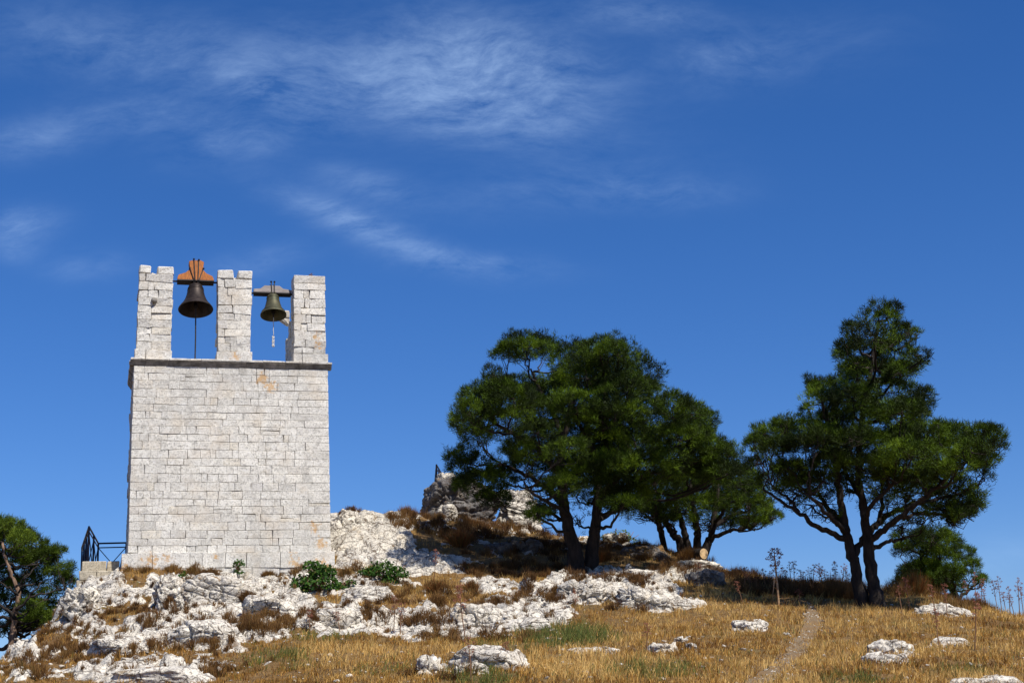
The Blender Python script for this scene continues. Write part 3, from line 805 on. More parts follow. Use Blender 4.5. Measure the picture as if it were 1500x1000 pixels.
_, bot1 = make_bell(286.5, 413.0, 'large dark bronze bell under an orange wooden headstock between left and middle pillars',
    [(-.444, .0), (-.433, .08), (-.405, .14), (-.245, .205), (-.13, .325), (-.150, .43), (-.165, .53), (-.10, .56), (.12, .57), (.20, .525), (.185, .415), (.175, .30), (.26, .2), (.405, .125), (.44, .0)], 0.2,
    [(0, -.085), (.11, -.088), (.158, -.115), (.183, -.18), (.198, -.28), (.222, -.40), (.262, -.52), (.315, -.62), (.368, -.70), (.410, -.752), (.418, -.775), (.402, -.782), (.36, -.72), (.25, -.52), (.18, -.3), (.14, -.16), (0, -.13)],
    M_WOODO, M_BRONZE, [(.186, -.2), (.194, -.25), (.366, -.70)], [(-.045, .60, -.02, -.09), (.075, .585, .05, -.09), (-.145, .33, -.045, -.09), (.185, .34, .075, -.09)], math.radians(-15), (-.535, .535), None)
_, bot2 = make_bell(399.5, 430.5, 'small greenish bronze bell under a grey wooden headstock between middle and right pillars',
    [(-.47, .0), (-.47, .085), (-.30, .105), (-.2, .195), (.165, .195), (.255, .115), (.455, .085), (.455, .0)], 0.16,
    [(0, -.03), (.095, -.033), (.13, -.06), (.148, -.11), (.160, -.20), (.182, -.30), (.21, -.40), (.25, -.48), (.295, -.545), (.318, -.585), (.32, -.605), (.306, -.612), (.27, -.55), (.18, -.38), (.13, -.2), (.1, -.1), (0, -.07)],
    M_WOODG, M_BRONZEG, [(.152, -.13), (.263, -.50), (.285, -.53)], [(-.04, .31, -.03, -.05), (.04, .31, .03, -.05)], math.radians(-15), (-.53, .53), None)
mb = MB(); e = bot1.copy(); e[2] = T0[2] + ZL - .01
mb.tube([bot1, (bot1 + e) / 2 + np.array([.006, 0, 0]), e], .017, 6); ro = mb.build('bell_rope', M_ROPED); tag(ro, 'dark straight rope hanging from the large bell to the ledge', 'rope')
mb = MB(); pts = [bot2 + np.array([0.006 * math.sin(k * 2.1), 0, -k * .06]) for k in range(9)]
mb.tube(pts, .009, 6)
q0 = pts[-1]
for s_ in (-1, 1):
    mb.tube([q0 + np.array([s_ * .012 + .01 * math.sin(k * 2.4 + s_), .01 * s_, -k * .03]) for k in range(10)], [.016 + .007 * math.sin(k * 1.9) for k in range(10)], 6)
ro = mb.build('bell_rope', M_ROPE, None, True); tag(ro, 'pale knotted rope dangling from the small greenish bell', 'rope')

# ------------------------------------------------------------------ terrace wall and iron railings
zt_w = P(140, 828, 36.9)[2]
mb = MB()
tl0 = -1.02; tl1 = PLX0 - .03
for k, (z0, z1) in enumerate(((-.75, -.42), (-.42, -.12), (-.12, 0.10), (.10, 0.36))):
    u = tl0 - .05 * (3 - k)
    while u < tl1 - .02:
        w = min(RS.uniform(.3, .6), tl1 - u)
        yf = 0.62 if k == 3 else 0.25
        block(mb, lambda a, b, c, u=u, w=w, yf=yf: (u + .004 + (w - .008) * a, yf + (3.6 - yf) * b, z0 + .003 + (z1 - z0 - .006) * c), .012, .006, stone_tone())
        u += w
tr = empty('terrace_wall', T0, 'low pale stone terrace wall at the left foot of the bell tower', 'wall', rz=YAW)
mb.build('masonry', mat_masonry('terrace_ashlar', [], cast=(0.72, 0.66, 0.55)), tr)

def level_with(px, py, zref, y0=30, y1=60):
    for _ in range(60):
        ym = (y0 + y1) / 2
        if P(px, py, ym)[2] < zref: y0 = ym
        else: y1 = ym
    return P(px, py, (y0 + y1) / 2)
def railing(name, B, ends, H, label, panels):
    r = empty(name, B - np.array([0, 0, H]), label, 'railing')
    org = B - np.array([0, 0, H]); up = np.array([0, 0, 1.0])
    for pts, np_ in zip(ends, panels):
        for a, b in zip(pts[:-1], pts[1:]):
            a = np.array([a[0], a[1], B[2]]) - org; b = np.array([b[0], b[1], B[2]]) - org
            for dz, rr_ in ((0, .022), (.11, .015), (H - .08, .015)):
                rl = MB(); rl.tube([a - up * dz, b - up * dz], rr_, 8); rl.build('rail', M_IRONB, r)
            n = max(1, int(round(np.linalg.norm(b - a) / np_)))
            for k in range(n + 1):
                c = a + (b - a) * k / n
                if k > 0 or pts[0] is a: pass
                po = MB(); po.tube([c - up * (H + .25), c + up * .012], .024, 8); po.build('post', M_IRONB, r)
                if k < n:
                    d = a + (b - a) * (k + 1) / n
                    br = MB(); br.tube([c - up * .11, d - up * (H - .08)], .012, 6); br.tube([d - up * .11, c - up * (H - .08)], .012, 6); br.build('cross_brace', M_IRONB, r)
    return r
Bp = P(130.4, 771, 36.9)
Cp = level_with(144, 795.5, Bp[2]); Ap = level_with(120.2, 801, Bp[2]); Dp = level_with(185, 794.5, Bp[2])
railing('iron_railing', Bp, [[Bp, Ap], [Bp, Cp, Dp]], 1.0, 'dark blue iron railing with crossed bars on the terrace left of the tower', [1.15, 1.4])
Bq = P(639.3, 680.5, 45.2)
Cq = level_with(650, 699, Bq[2]); Aq = level_with(637.5, 702, Bq[2])
railing('iron_railing', Bq, [[Bq, Aq], [Bq, Cq]], 1.0, 'dark iron railing corner peeking over the top of the grey boulder', [0.9, 0.7])

# ------------------------------------------------------------------ pines
def to_world(seq, Y):
    return [P(q[0], q[1], Y + (q[2] if len(q) > 2 else 0.0)) for q in seq]

def needles(clumps, rs, dens, nlen=(.07, .125), wid=.0125, per=15, gap=-0.28, up=0.55):
    V, T = [], []
    for (c, a, b, h, df) in clumps:
        area = 4 * math.pi * ((a * b) ** 1.6 / 3 + 2 * ((a + b) / 2 * h) ** 1.6 / 3) ** (1 / 1.6)
        n = int(area * dens * 1.8 * df)
        if n < 6: n = 6
        d = rs.normal(size=(n, 3)); d /= np.linalg.norm(d, axis=1)[:, None]
        keep = rs.rand(n) < 0.32 + 0.68 * sstep(-.55, .25, d[:, 2])
        d = d[keep]; n = len(d)
        f = rs.uniform(.3, 1.0, n) ** 0.45
        p0 = c + d * np.array([a, b, h])
        nz = fbm(p0 * 2.3 + 11, 2)
        f = f * (1.08 + 0.6 * nz)
        p = c + d * np.array([a, b, h]) * f[:, None]
        keep = noise3(p * 3.1 + 40) > gap
        p, d = p[keep], d[keep]; n = len(p)
        ax = d * 0.6 + np.array([0, 0, up]) + rs.normal(size=(n, 3)) * .35
        ax /= np.linalg.norm(ax, axis=1)[:, None]
        tone = np.clip(.40 + .6 * noise3(p * 1.4 + 5) + rs.normal(size=n) * .16, 0, 1)
        nd = ax[:, None, :] + rs.normal(size=(n, per, 3)) * .62
        nd /= np.linalg.norm(nd, axis=2)[:, :, None]
        L = rs.uniform(*nlen, size=(n, per, 1))
        side = np.cross(nd, rs.normal(size=(n, per, 3))); side /= np.linalg.norm(side, axis=2)[:, :, None] + 1e-9
        base = p[:, None, :] + nd * 0.012 + rs.normal(size=(n, per, 3)) * .03
        tri = np.stack([base - side * wid / 2, base + side * wid / 2, base + nd * L], 2)
        V.append(tri.reshape(-1, 3)); T.append(np.repeat(tone, per * 3))
    V = np.concatenate(V); T = np.concatenate(T)
    return V, np.arange(len(V)).reshape(-1, 3), T

def pine(label, base, Y, trunks, limbs, clumps, depth, seed, group=None, bark=None, needle=None, dens=95, extra=0, gap=-.2, twig=14, lift=0.0, fill=0.55):
    rs = np.random.RandomState(seed)
    base = np.asarray(base, float)
    root = empty('pine_tree', base, label, 'pine tree', group)
    ppm = F_PX / (P(750, 600, Y) @ CF)
    nodes = []
    paths = []
    for seq, r0, r1 in trunks:
        w = to_world(seq, Y); n = len(w)
        rad = [(r0 + (r1 - r0) * (k / (n - 1)) ** .8) / ppm for k in range(n)]
        rad[0] *= 1.3
        pp, rr_ = smooth_path(w, rad, 5, .012, rs); paths.append(('trunk', pp, rr_)); nodes += list(zip(pp, rr_))
    for seq, r0, r1 in limbs:
        w = to_world(seq, Y); n = len(w)
        rad = [(r0 + (r1 - r0) * k / (n - 1)) / ppm for k in range(n)]
        pp, rr_ = smooth_path(w, rad, 5, .018, rs); paths.append(('limb', pp, rr_)); nodes += list(zip(pp, rr_))
    cx = np.mean([c[0] for c in clumps]); RX = max(abs(c[0] - cx) for c in clumps) + 20
    cl = []
    for c in clumps:
        px, py, rx, ry = c[:4]
        room = depth * math.sqrt(max(0.05, 1 - ((px - cx) / RX) ** 2))
        dy = c[4] if len(c) > 4 else rs.uniform(-1, 1) * room
        w = P(px, py, Y + dy)
        df = c[5] if len(c) > 5 else 1.0
        cl.append((w, rx / ppm, rx / ppm * rs.uniform(.8, 1.15), ry / ppm, df))
        if df == 1 and rs.rand() < fill and rx > 18:      # the far side of the crown
            w2 = P(px + rs.uniform(-.3, .3) * rx, py + rs.uniform(0, .35) * ry, Y + (-dy if abs(dy) > .3 * depth else rs.choice([-1, 1]) * .6 * room))
            cl.append((w2, rx / ppm * .8, rx / ppm * .8, ry / ppm * .75, 1.0))
    br = MB()
    npos = np.array([q for q, _ in nodes]); nrad = np.array([r for _, r in nodes])
    for (w, a, b, h, df) in cl:
        dv = npos - w
        dist = np.linalg.norm(dv * np.array([1, .8, 1]), axis=1) + np.maximum(0, dv[:, 2] + .25) * 2.2
        k = int(np.argmin(dist)); s = npos[k]
        end = w - np.array([0, 0, h * .35]); mid = (s + end) / 2 + np.array([0, 0, -.10 * np.linalg.norm(end - s)]) + rs.normal(size=3) * .05
        r0 = min(nrad[k] * .75, .018 + .016 * np.linalg.norm(end - s) + .012 * a)
        pp, rr_ = smooth_path([s, mid, end, w + np.array([0, 0, h * .3])], [r0, r0 * .72, r0 * .45, .008], 5, .02, rs)
        br.tube(pp, rr_, 6)
        for t in range(int(twig * max(.5, min(1.8, a)) * (2.2 if df < 1 else 1))):
            d = rs.normal(size=3); d /= np.linalg.norm(d); d[2] = d[2] * .7 + .1
            e = w + d * np.array([a, b, h]) * rs.uniform(.6, .98)
            st_ = pp[rs.randint(max(1, len(pp) // 3), len(pp))]
            br.tube([st_, (st_ + e) / 2 + rs.normal(size=3) * .07 - np.array([0, 0, .04]), e], [.011, .008, .004], 4, cap=False)
    for kind, pp, rr_ in paths:
        if kind == 'trunk':
            t = MB(); t.tube([q - base for q in pp], rr_, 14)
            # rough the bark up
            o = t.build('trunk', bark or M_BARK, root, True)
            co_ = np.array([v_.co for v_ in o.data.vertices]); nn = np.array([v_.normal for v_ in o.data.vertices])
            co_ = co_ + nn * (fbm((co_ + base) * np.array([7, 7, 3.0]), 3) * .035)[:, None]
            o.data.vertices.foreach_set('co', co_.astype(np.float32).ravel()); o.data.update()
        else:
            br.tube(pp, rr_, 8)
    br.v = [tuple(np.array(q) - base) for q in br.v]
    br.build('branches', M_BARK, root, True)
    V, Fc, T = needles(cl, rs, dens, gap=gap)
    me = np_mesh('crown', V - base, Fc, 3, False, {'tone': ('FLOAT', T)})
    link('crown', me, needle or M_NEEDLE, root)
    return root

# the big two-trunked pine in the middle
BP = hit(854, 834)
pine('tall broad two trunked pine in the middle with a wide domed crown', BP, BP[1],
     [([(846, 842), (840, 800), (831, 765), (825, 730), (822, 690), (826, 640), (840, 580)], 11.5, 4), ([(864, 842, .2), (868, 800, .2), (873, 765, .2), (876, 725, .2), (880, 680, .2), (888, 630, .2), (885, 560, .2)], 10.5, 3.5)],
     [([(824, 735), (800, 715, .3), (770, 695, .5), (735, 680, .3)], 5, 2), ([(823, 700), (800, 670, -.5), (760, 640, -.8), (720, 615, -.8)], 5, 2), ([(876, 730, .2), (905, 700, 0), (940, 670, -.4), (985, 640, -.5)], 6, 2),
      ([(873, 765, .2), (900, 745, .8), (940, 720, 1.2), (980, 690, 1.3)], 5, 2), ([(829, 755), (815, 740, -.7), (790, 728, -1.4), (770, 715, -1.6)], 4, 1.5), ([(880, 690, .2), (860, 640, -.6), (830, 600, -1)], 5, 2), ([(826, 640), (800, 590, .4), (780, 545, .6)], 4, 2), ([(888, 630, .2), (920, 585, .3), (930, 550, .2)], 4, 2), ([(832, 765), (805, 752, .2), (790, 750, .3)], 3, 1)],
     [(770, 505, 42, 18, .3), (745, 518, 25, 12), (795, 515, 28, 18), (838, 525, 38, 24), (880, 515, 42, 20), (905, 520, 34, 22), (930, 552, 40, 30), (950, 575, 22, 22), (860, 555, 55, 30), (905, 570, 50, 30),
      (722, 552, 14, 16), (735, 570, 35, 22), (705, 583, 32, 24), (690, 610, 32, 24), (678, 622, 20, 16), (760, 580, 48, 30), (740, 620, 48, 26), (790, 600, 40, 28), (845, 595, 46, 22, -1.6), (800, 635, 40, 24), (700, 640, 30, 14),
      (675, 668, 22, 16, .3), (690, 685, 36, 24, .2), (710, 708, 38, 24, 0), (725, 728, 24, 14, .1), (690, 705, 26, 18, .5), (738, 700, 24, 18, .6),
      (940, 605, 48, 26), (900, 610, 50, 28), (985, 600, 36, 24), (1005, 610, 34, 22), (1038, 618, 16, 15), (1020, 630, 28, 16), (985, 640, 52, 28), (930, 645, 50, 30), (880, 650, 46, 26), (1040, 660, 36, 22), (1065, 668, 26, 20), (1000, 672, 50, 24), (945, 685, 50, 24), (905, 705, 42, 20, -.8), (925, 722, 32, 14, -.6), (835, 655, 36, 20), (850, 690, 50, 26, .9), (895, 680, 50, 26, 1), (830, 710, 40, 18, 1.4), (780, 680, 44, 20, 1.2), (770, 660, 40, 18, -.6), (960, 710, 40, 18, .8), (1050, 690, 40, 14), (905, 735, 40, 14, 1.3), (800, 715, 36, 18, .5, .22), (770, 705, 30, 16, .8, .22), (848, 725, 26, 24, .8, .15), (845, 760, 18, 20, .8, .1), (800, 735, 30, 14, -.5, .2), (795, 752, 24, 10, .2), (782, 742, 14, 8, .2), (860, 615, 40, 22, 1), (820, 575, 44, 24, .8), (880, 728, 24, 12, .5)],
     2.6, 21, dens=105)
# the many stemmed pine behind it
MP = hit(1000, 815)
pine('many stemmed spreading pine on the crest behind a sawn log', MP, MP[1] + .6,
     [([(1002, 824), (996, 795), (985, 782), (976, 765), (962, 745)], 7.5, 3), ([(1010, 824), (1006, 795), (1000, 770), (992, 745), (985, 720)], 6.5, 3), ([(1018, 824), (1022, 790), (1020, 768), (1014, 740), (1012, 710)], 6.5, 3), ([(1024, 824), (1036, 795), (1044, 775), (1048, 745), (1052, 710)], 7, 3), ([(974, 822, .8), (972, 795, .8), (966, 770, .8), (955, 748, .8)], 6, 3)],
     [([(1038, 792), (1055, 782, -.2), (1080, 775, -.3), (1105, 770, -.2)], 4, 1.5), ([(1046, 770), (1070, 755, .3), (1100, 748, .5)], 4, 1.5), ([(1046, 768), (1065, 740, -.5), (1090, 725, -.6)], 3, 1.5)],
     [(1045, 700, 50, 24), (1085, 705, 34, 20), (1000, 715, 45, 22), (960, 735, 34, 16), (1090, 738, 42, 18), (1118, 752, 24, 11), (1130, 758, 12, 7), (1060, 738, 44, 18), (1010, 742, 44, 16), (940, 742, 26, 12), (1105, 765, 26, 9), (1070, 765, 30, 8), (1000, 690, 50, 20, 1), (1095, 720, 26, 14), (1000, 745, 60, 16, 1.0, .2), (1050, 720, 60, 20, 1), (950, 755, 40, 12, .6, .3), (1040, 765, 50, 10, .6, .2), (975, 760, 20, 9), (1022, 765, 14, 9)],
     1.9, 22, dens=85, gap=-.2)
# the right pine
RP = hit(1272, 887)
pine('tall conical two trunked pine on the right with spreading lower branches', RP, RP[1],
     [([(1265, 894), (1259, 862), (1252, 830), (1246, 805), (1241, 782), (1236, 758), (1231, 730), (1226, 690), (1230, 640)], 9.5, 4), ([(1287, 894, -.1), (1280, 860, -.1), (1274, 820, -.1), (1271, 790, -.1), (1267, 760, -.1), (1262, 725, -.1), (1258, 690, -.1), (1262, 620, -.1), (1276, 540, -.1), (1288, 470, -.1)], 10.5, 2.5)],
     [([(1240, 788), (1222, 782, -.2), (1195, 770, -.5), (1172, 752, -.7), (1150, 738, -.8), (1118, 716, -.8)], 5, 1.6), ([(1170, 750, -.7), (1155, 730, -.6), (1135, 716, -.4)], 3, 1.5), ([(1237, 765), (1222, 752, .4), (1208, 738, .8), (1195, 715, 1.0)], 5, 2), ([(1251, 815), (1258, 800), (1266, 782)], 5, 4), ([(1240, 780), (1215, 755, -1), (1185, 725, -1.4)], 4, 2),
      ([(1272, 795, -.1), (1290, 778, -.3), (1318, 757, -.7), (1350, 732, -1), (1385, 700, -1.2), (1415, 675, -1.2)], 5.5, 1.8), ([(1270, 785, -.1), (1288, 765, .5), (1320, 745, 1.0), (1365, 725, 1.4), (1400, 705, 1.5)], 5, 2), ([(1273, 808, -.1), (1290, 797, .2), (1310, 790, .6), (1330, 787, .8)], 4, 1.5), ([(1283, 775, .2), (1292, 745, .3), (1291, 700, .4)], 4, 2), ([(1266, 760, -.1), (1280, 735, -.8), (1310, 705, -1.3)], 4, 2), ([(1315, 758, -.6), (1360, 752, -.3), (1400, 758, 0)], 3, 1.2), ([(1263, 730, -.1), (1245, 700, .6), (1225, 670, 1)], 4, 2), ([(1340, 738, -.9), (1385, 728, -.5), (1430, 715, -.3)], 3, 1.2)],
     [(1288, 450, 13, 13, 0), (1310, 455, 12, 11, .2), (1298, 470, 22, 15, 0), (1268, 466, 16, 13), (1248, 482, 14, 10), (1280, 495, 36, 20), (1325, 488, 20, 16), (1340, 492, 12, 12), (1240, 508, 18, 13), (1232, 520, 12, 12), (1265, 515, 34, 18), (1310, 518, 36, 20), (1348, 524, 14, 11), (1338, 535, 18, 10), (1280, 545, 44, 20), (1320, 545, 26, 16), (1255, 535, 24, 14),
      (1190, 560, 12, 12), (1202, 570, 20, 16), (1225, 565, 16, 12), (1205, 590, 24, 18), (1185, 600, 12, 8), (1290, 575, 44, 20), (1250, 585, 38, 20), (1352, 578, 16, 14), (1338, 592, 26, 16), (1310, 605, 44, 22), (1260, 612, 46, 22), (1220, 612, 26, 16), (1345, 608, 18, 10),
      (1150, 625, 26, 14), (1120, 635, 24, 14), (1105, 650, 18, 14), (1175, 630, 32, 18), (1135, 655, 32, 16), (1205, 640, 36, 20), (1180, 655, 34, 18), (1245, 645, 46, 22, -1.5), (1285, 650, 44, 20), (1325, 640, 36, 18), (1365, 632, 34, 16), (1400, 635, 26, 14), (1432, 632, 24, 12), (1455, 642, 20, 16), (1462, 655, 12, 12), (1420, 655, 42, 20), (1375, 660, 46, 20), (1330, 668, 44, 20), (1440, 675, 22, 14), (1400, 682, 38, 14), (1275, 680, 40, 16, -1.2), (1220, 675, 38, 16), (1160, 685, 32, 10), (1110, 678, 20, 10), (1360, 690, 34, 12, -1), (1440, 702, 14, 9), (1432, 722, 16, 10), (1425, 742, 20, 10), (1405, 752, 20, 8), (1390, 735, 26, 8), (1340, 700, 30, 10, 1.4), (1165, 705, 22, 7, .5), (1130, 700, 18, 7), (1395, 765, 16, 6), (1300, 695, 26, 10, 1.2), (1195, 700, 28, 8, 1.2), (1165, 720, 46, 16, -.5, .4), (1205, 726, 40, 16, .3, .4), (1145, 708, 36, 14, .5, .45), (1240, 708, 34, 16, .6, .4), (1325, 720, 46, 18, -.3, .5), (1370, 722, 44, 18, .5, .5), (1300, 738, 34, 16, .4, .35), (1355, 752, 44, 12, .2, .4), (1400, 718, 38, 18, -.5, .6), (1300, 712, 40, 14, -.6, .5), (1260, 700, 40, 14, .8, .5), (1420, 735, 26, 12, .3, .6), (1385, 748, 40, 10, -.4, .45), (1190, 742, 34, 10, .6, .25), (1215, 755, 22, 10, 0, .2), (1320, 768, 36, 8, .5, .25)],
     2.3, 23, dens=105)
# the small pine beyond the crest on the right
b4 = P(1405, 905, 43.0)
pine('low rounded pine growing beyond the crest right of the tall conical pine', b4, 42.5,
     [([(1412, 905), (1398, 870), (1385, 845), (1370, 815)], 6, 3)], [([(1402, 880), (1418, 865, .3), (1435, 852, .5)], 3, 1.2), ([(1385, 845), (1355, 838, -.3), (1330, 832, -.5)], 3, 1.2), ([(1375, 828), (1350, 812, .4), (1325, 800, .5)], 3, 1)],
     [(1335, 785, 26, 9), (1365, 788, 30, 14), (1388, 798, 26, 16), (1408, 812, 20, 14), (1424, 828, 14, 10), (1438, 850, 10, 7), (1425, 845, 16, 8), (1345, 805, 30, 13), (1375, 818, 32, 16), (1350, 836, 32, 13), (1330, 850, 20, 9), (1375, 848, 28, 12), (1395, 838, 22, 10), (1360, 860, 26, 10), (1322, 800, 14, 6), (1400, 862, 14, 7)],
     1.5, 24, dens=115, gap=-.25)
# the pine below the rocks at the left edge
b5 = P(14, 960, 37.2)
pine('pine with a reddish bare forked trunk below the rocks at the left edge', b5, 37.2,
     [([(14, 965, -1.0), (19, 925, -1.0), (23, 895, -1.0), (27, 875, -1.05), (24, 860, -1.0), (16, 838, -.9), (8, 815, -.7), (4, 795, -.3)], 4.6, 1.6)],
     [([(24, 893, -1.4), (38, 880, -1.5), (48, 866, -1.5), (62, 851, -1.4)], 2.2, .8), ([(22, 905, -1.3), (5, 888, -1.5), (-20, 880, -1.5)], 3, 1.2), ([(24, 860, -1.5), (38, 845, -1.6), (55, 828, -1.4)], 1.6, .8), ([(26, 872, -1.5), (10, 858, -1.6), (-10, 845, -1.6)], 1.8, .8), ([(45, 873, -1.5), (70, 868, -1.3), (95, 862, -.6)], 1.4, .6), ([(27, 868, -1.5), (36, 850, -1.6), (40, 835, -1.6)], 1.4, .6)],
     [(12, 772, 26, 14, 0), (-15, 775, 28, 16, .2), (28, 788, 24, 16, .1), (0, 795, 34, 18, .4), (-35, 800, 30, 22), (52, 800, 22, 14, .2), (70, 812, 20, 12, .1), (85, 808, 12, 9, .2), (45, 820, 30, 16, .3), (95, 836, 14, 11, .2), (80, 842, 18, 12, .3), (60, 845, 22, 11, .5), (20, 825, 30, 16, 1.2), (-15, 835, 30, 18, 1), (35, 855, 26, 14, .8), (30, 875, 24, 10, 1.0, .6), (75, 868, 24, 9, .4, .6), (95, 855, 16, 8, .3), (50, 910, 30, 10, .4), (88, 898, 14, 8, .3), (20, 915, 24, 10, 1.2, .6), (-10, 920, 24, 12, 1.2, .6), (105, 845, 9, 7, .2), (5, 865, 26, 14, 1.3), (70, 890, 22, 9, .6), (55, 900, 22, 10, .8), (75, 905, 16, 9, .6), (40, 915, 22, 10, 1), (45, 885, 20, 9, 1.1), (-20, 880, 28, 16, 1.2), (15, 895, 18, 9, 1.4), (-70, 820, 40, 30), (-60, 880, 40, 24)],
     1.2, 25, dens=125, bark=M_BARKR, needle=M_NEEDLEY, gap=-.2)

# ------------------------------------------------------------------ rocks
_ico = {}
def ico(n):
    if n not in _ico:
        bm = bmesh.new(); bmesh.ops.create_icosphere(bm, subdivisions=n, radius=1.0); bm.verts.ensure_lookup_table()
        _ico[n] = (np.array([v_.co[:] for v_ in bm.verts]), np.array([[v_.index for v_ in f.verts] for f in bm.faces])); bm.free()
    return _ico[n]
def rock_thing(name, label, px, py, rx, ry, Y=None, seed=0, rzd=0.0, lean=0.0, deep=1.0, sub=5, mat=None, box=0.55, rough=1.0, soil=0.0, group=None, sink=0.35, cat='rock'):
    """a weathered block of limestone sunk in the ground: centre pixel, half width and half height in pixels"""
    if Y is None: c = hit(px, py + ry * 0.6); Y = c[1] + .1
    ppm = F_PX / (P(px, py, Y) @ CF)
    a, h = rx / ppm, ry / ppm
    c = P(px, py + ry * sink, Y); h = h * (1 + sink * .9)
    b = min(a * .8, max(h * 1.6, a * .45)) * deep
    v_, f_ = ico(sub)
    rs = np.random.RandomState(seed + 900)
    # broken along bedding and two sets of joints, with a few odd corners knocked off
    az0 = rs.uniform(-.5, .5); tl = rs.normal(size=2) * .12
    N, D = [], []
    for k in range(2):
        for j in range(3):
            a_ = az0 + k * math.pi / 2 + rs.normal() * .28; e_ = rs.normal() * .30
            for sg in (-1, 1):
                N.append([sg * math.cos(a_) * math.cos(e_), sg * math.sin(a_) * math.cos(e_), math.sin(e_) * .8 + .12]); D.append(rs.uniform(.72, 1.02))
    for j in range(3):
        N.append([tl[0] + rs.normal() * .16, tl[1] + rs.normal() * .16 - .1, 1]); D.append(rs.uniform(.72, .98))
    N.append([0, 0, -1]); D.append(.9)
    for j in range(7):
        q_ = rs.normal(size=3); q_[2] = abs(q_[2]); N.append(q_); D.append(rs.uniform(.82, 1.05))
    N = np.array(N); N /= np.linalg.norm(N, axis=1)[:, None]; D = np.array(D)
    wv_ = v_ + .10 * np.stack([fbm(v_ * 1.7 + 3 + seed, 2), fbm(v_ * 1.7 + 13 + seed, 2), fbm(v_ * 1.7 + 23 + seed, 2)], 1)
    pw = 9 + 22 * box
    r_ = (np.maximum(wv_ @ N.T / D, 0) ** pw).sum(1) ** (-1 / pw)
    d = v_ * r_[:, None] * np.array([a, b, h])
    s = max(a, h); o = rs.uniform(0, 40, 3)
    # beds: each layer stands a little forward or back of the next
    lz = d[:, 2] / rs.uniform(.13, .22) + .8 * fbm(d * 1.2 + o, 2) + tl[0] * d[:, 0] * 4
    li = np.floor(lz); lf = lz - li
    hsh = lambda i: ((np.sin(i * 12.9898 + seed * 3.1) * 43758.5453) % 1.0)
    ins = hsh(li) * (1 - sstep(.75, 1, lf)) + hsh(li + 1) * sstep(.75, 1, lf)
    gro = sstep(.16, .0, np.minimum(lf, 1 - lf))
    d[:, :2] *= (1 - .13 * rough * ins - .05 * gro)[:, None]
    w = d
    k1 = 1.7 / s
    f1, f2, idv, a1 = cells(w * k1 * np.array([1, 1, .7]) + o + fbm(w * 2 / s + o, 3)[:, None] * .2, seed + 1, True)
    g1, g2, idw, a2 = cells(w * 4.0 + o + fbm(w * 4 + o, 2)[:, None] * .3, seed + 2, True)
    det = ((idv - .5) * .16 + a1 * .22) / k1 * min(rough, 1.2) - .10 * s ** .5 * sstep(.09, .0, f2 - f1) + ((idw - .5) * .045 + a2 * .06) * rough - .03 * rough * sstep(.07, 0, g2 - g1) + fbm(w * 7 + o, 3) * .030 * rough + fbm(w * 22 + o, 2) * .012 * rough
    n = v_ / np.array([a, b, h]); n /= np.linalg.norm(n, axis=1)[:, None]
    p = d + n * (det * min(1, h / s * 1.5))[:, None]
    ca, sa = math.cos(lean), math.sin(lean)
    p = np.stack([p[:, 0] * ca + p[:, 2] * sa, p[:, 1], p[:, 2] * ca - p[:, 0] * sa], 1)
    sm = np.clip(soil + .7 * sstep(.3, .9, n[:, 2]) * (fbm(w * 2.2 + o, 3) + .35) + .0 * n[:, 0], 0, 1)
    base = np.array([0, 0, -h * .6])
    me = np_mesh(name, p - base, f_, 3, False, {'soil': ('FLOAT', sm)})
    ob = link(name, me, mat or M_ROCK)
    ob.location = tuple(c + base); ob.rotation_euler = (0, 0, rzd)
    return tag(ob, label, cat, group)
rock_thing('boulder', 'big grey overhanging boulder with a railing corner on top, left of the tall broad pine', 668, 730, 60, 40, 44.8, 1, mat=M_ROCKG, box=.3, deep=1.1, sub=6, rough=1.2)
rock_thing('boulder', 'white capped upper lip of the grey boulder below the railing corner', 652, 703, 20, 13, 45.0, 41, box=.4, sub=5, sink=.1)
rock_thing('rock', 'rounded white rock in front of the grey overhanging boulder', 655, 748, 18, 13, 43.2, 2, box=.2)
rock_thing('boulder', 'pale sunlit boulder showing between the left branches and the trunk of the broad pine', 757, 746, 42, 36, 45.2, 3, box=.25, sub=6)
rock_thing('rock_slab', 'white wedge slab rising to the right in the foreground grass', 722, 962, 60, 19, None, 4, lean=.1, box=.6, cat='rock')
rock_thing('rock', 'pitted white rock just left of the foreground wedge slab', 630, 978, 34, 19, None, 5, rough=1.6, box=.3)
rock_thing('rock', 'small flat white rock between the pitted rock and the wedge slab', 686, 980, 30, 11, None, 6)
rock_thing('rock', 'lone low white rock in the golden grass left of the path', 1096, 917, 32, 12, None, 7, box=.2)
rock_thing('rock', 'arched white rock with a hollow side in the golden grass right of the path', 1300, 950, 50, 17, None, 8, box=.3, rough=1.4, lean=-.1)
rock_thing('rock', 'low lobe of white rock at the foot of the arched rock', 1300, 965, 44, 10, None, 9, box=.4)
rock_thing('rock', 'long flat white rock right of the arched rock', 1392, 941, 44, 9, None, 10)
rock_thing('rock', 'white rock at the bottom right corner of the hillside', 1445, 999, 70, 12, None, 11)
rock_thing('rock_slab', 'long thin white slab in the grass below the green tuft', 866, 953, 46, 8, None, 12, cat='rock')
rock_thing('rock', 'low white rock beside a yellow dry plant in the middle foreground', 968, 949, 28, 10, None, 13)
rock_thing('rock', 'small white stone above the low rock with the yellow plant', 997, 936, 13, 7, None, 14, sub=4)
rock_thing('rock', 'small white stone right of the low rock with the yellow plant', 1014, 947, 11, 7, None, 15, sub=4)
rock_thing('rock_ledge', 'pale low ledge in the grass right of the tall conical pine', 1384, 895, 54, 10, None, 16, lean=.2, cat='rock')
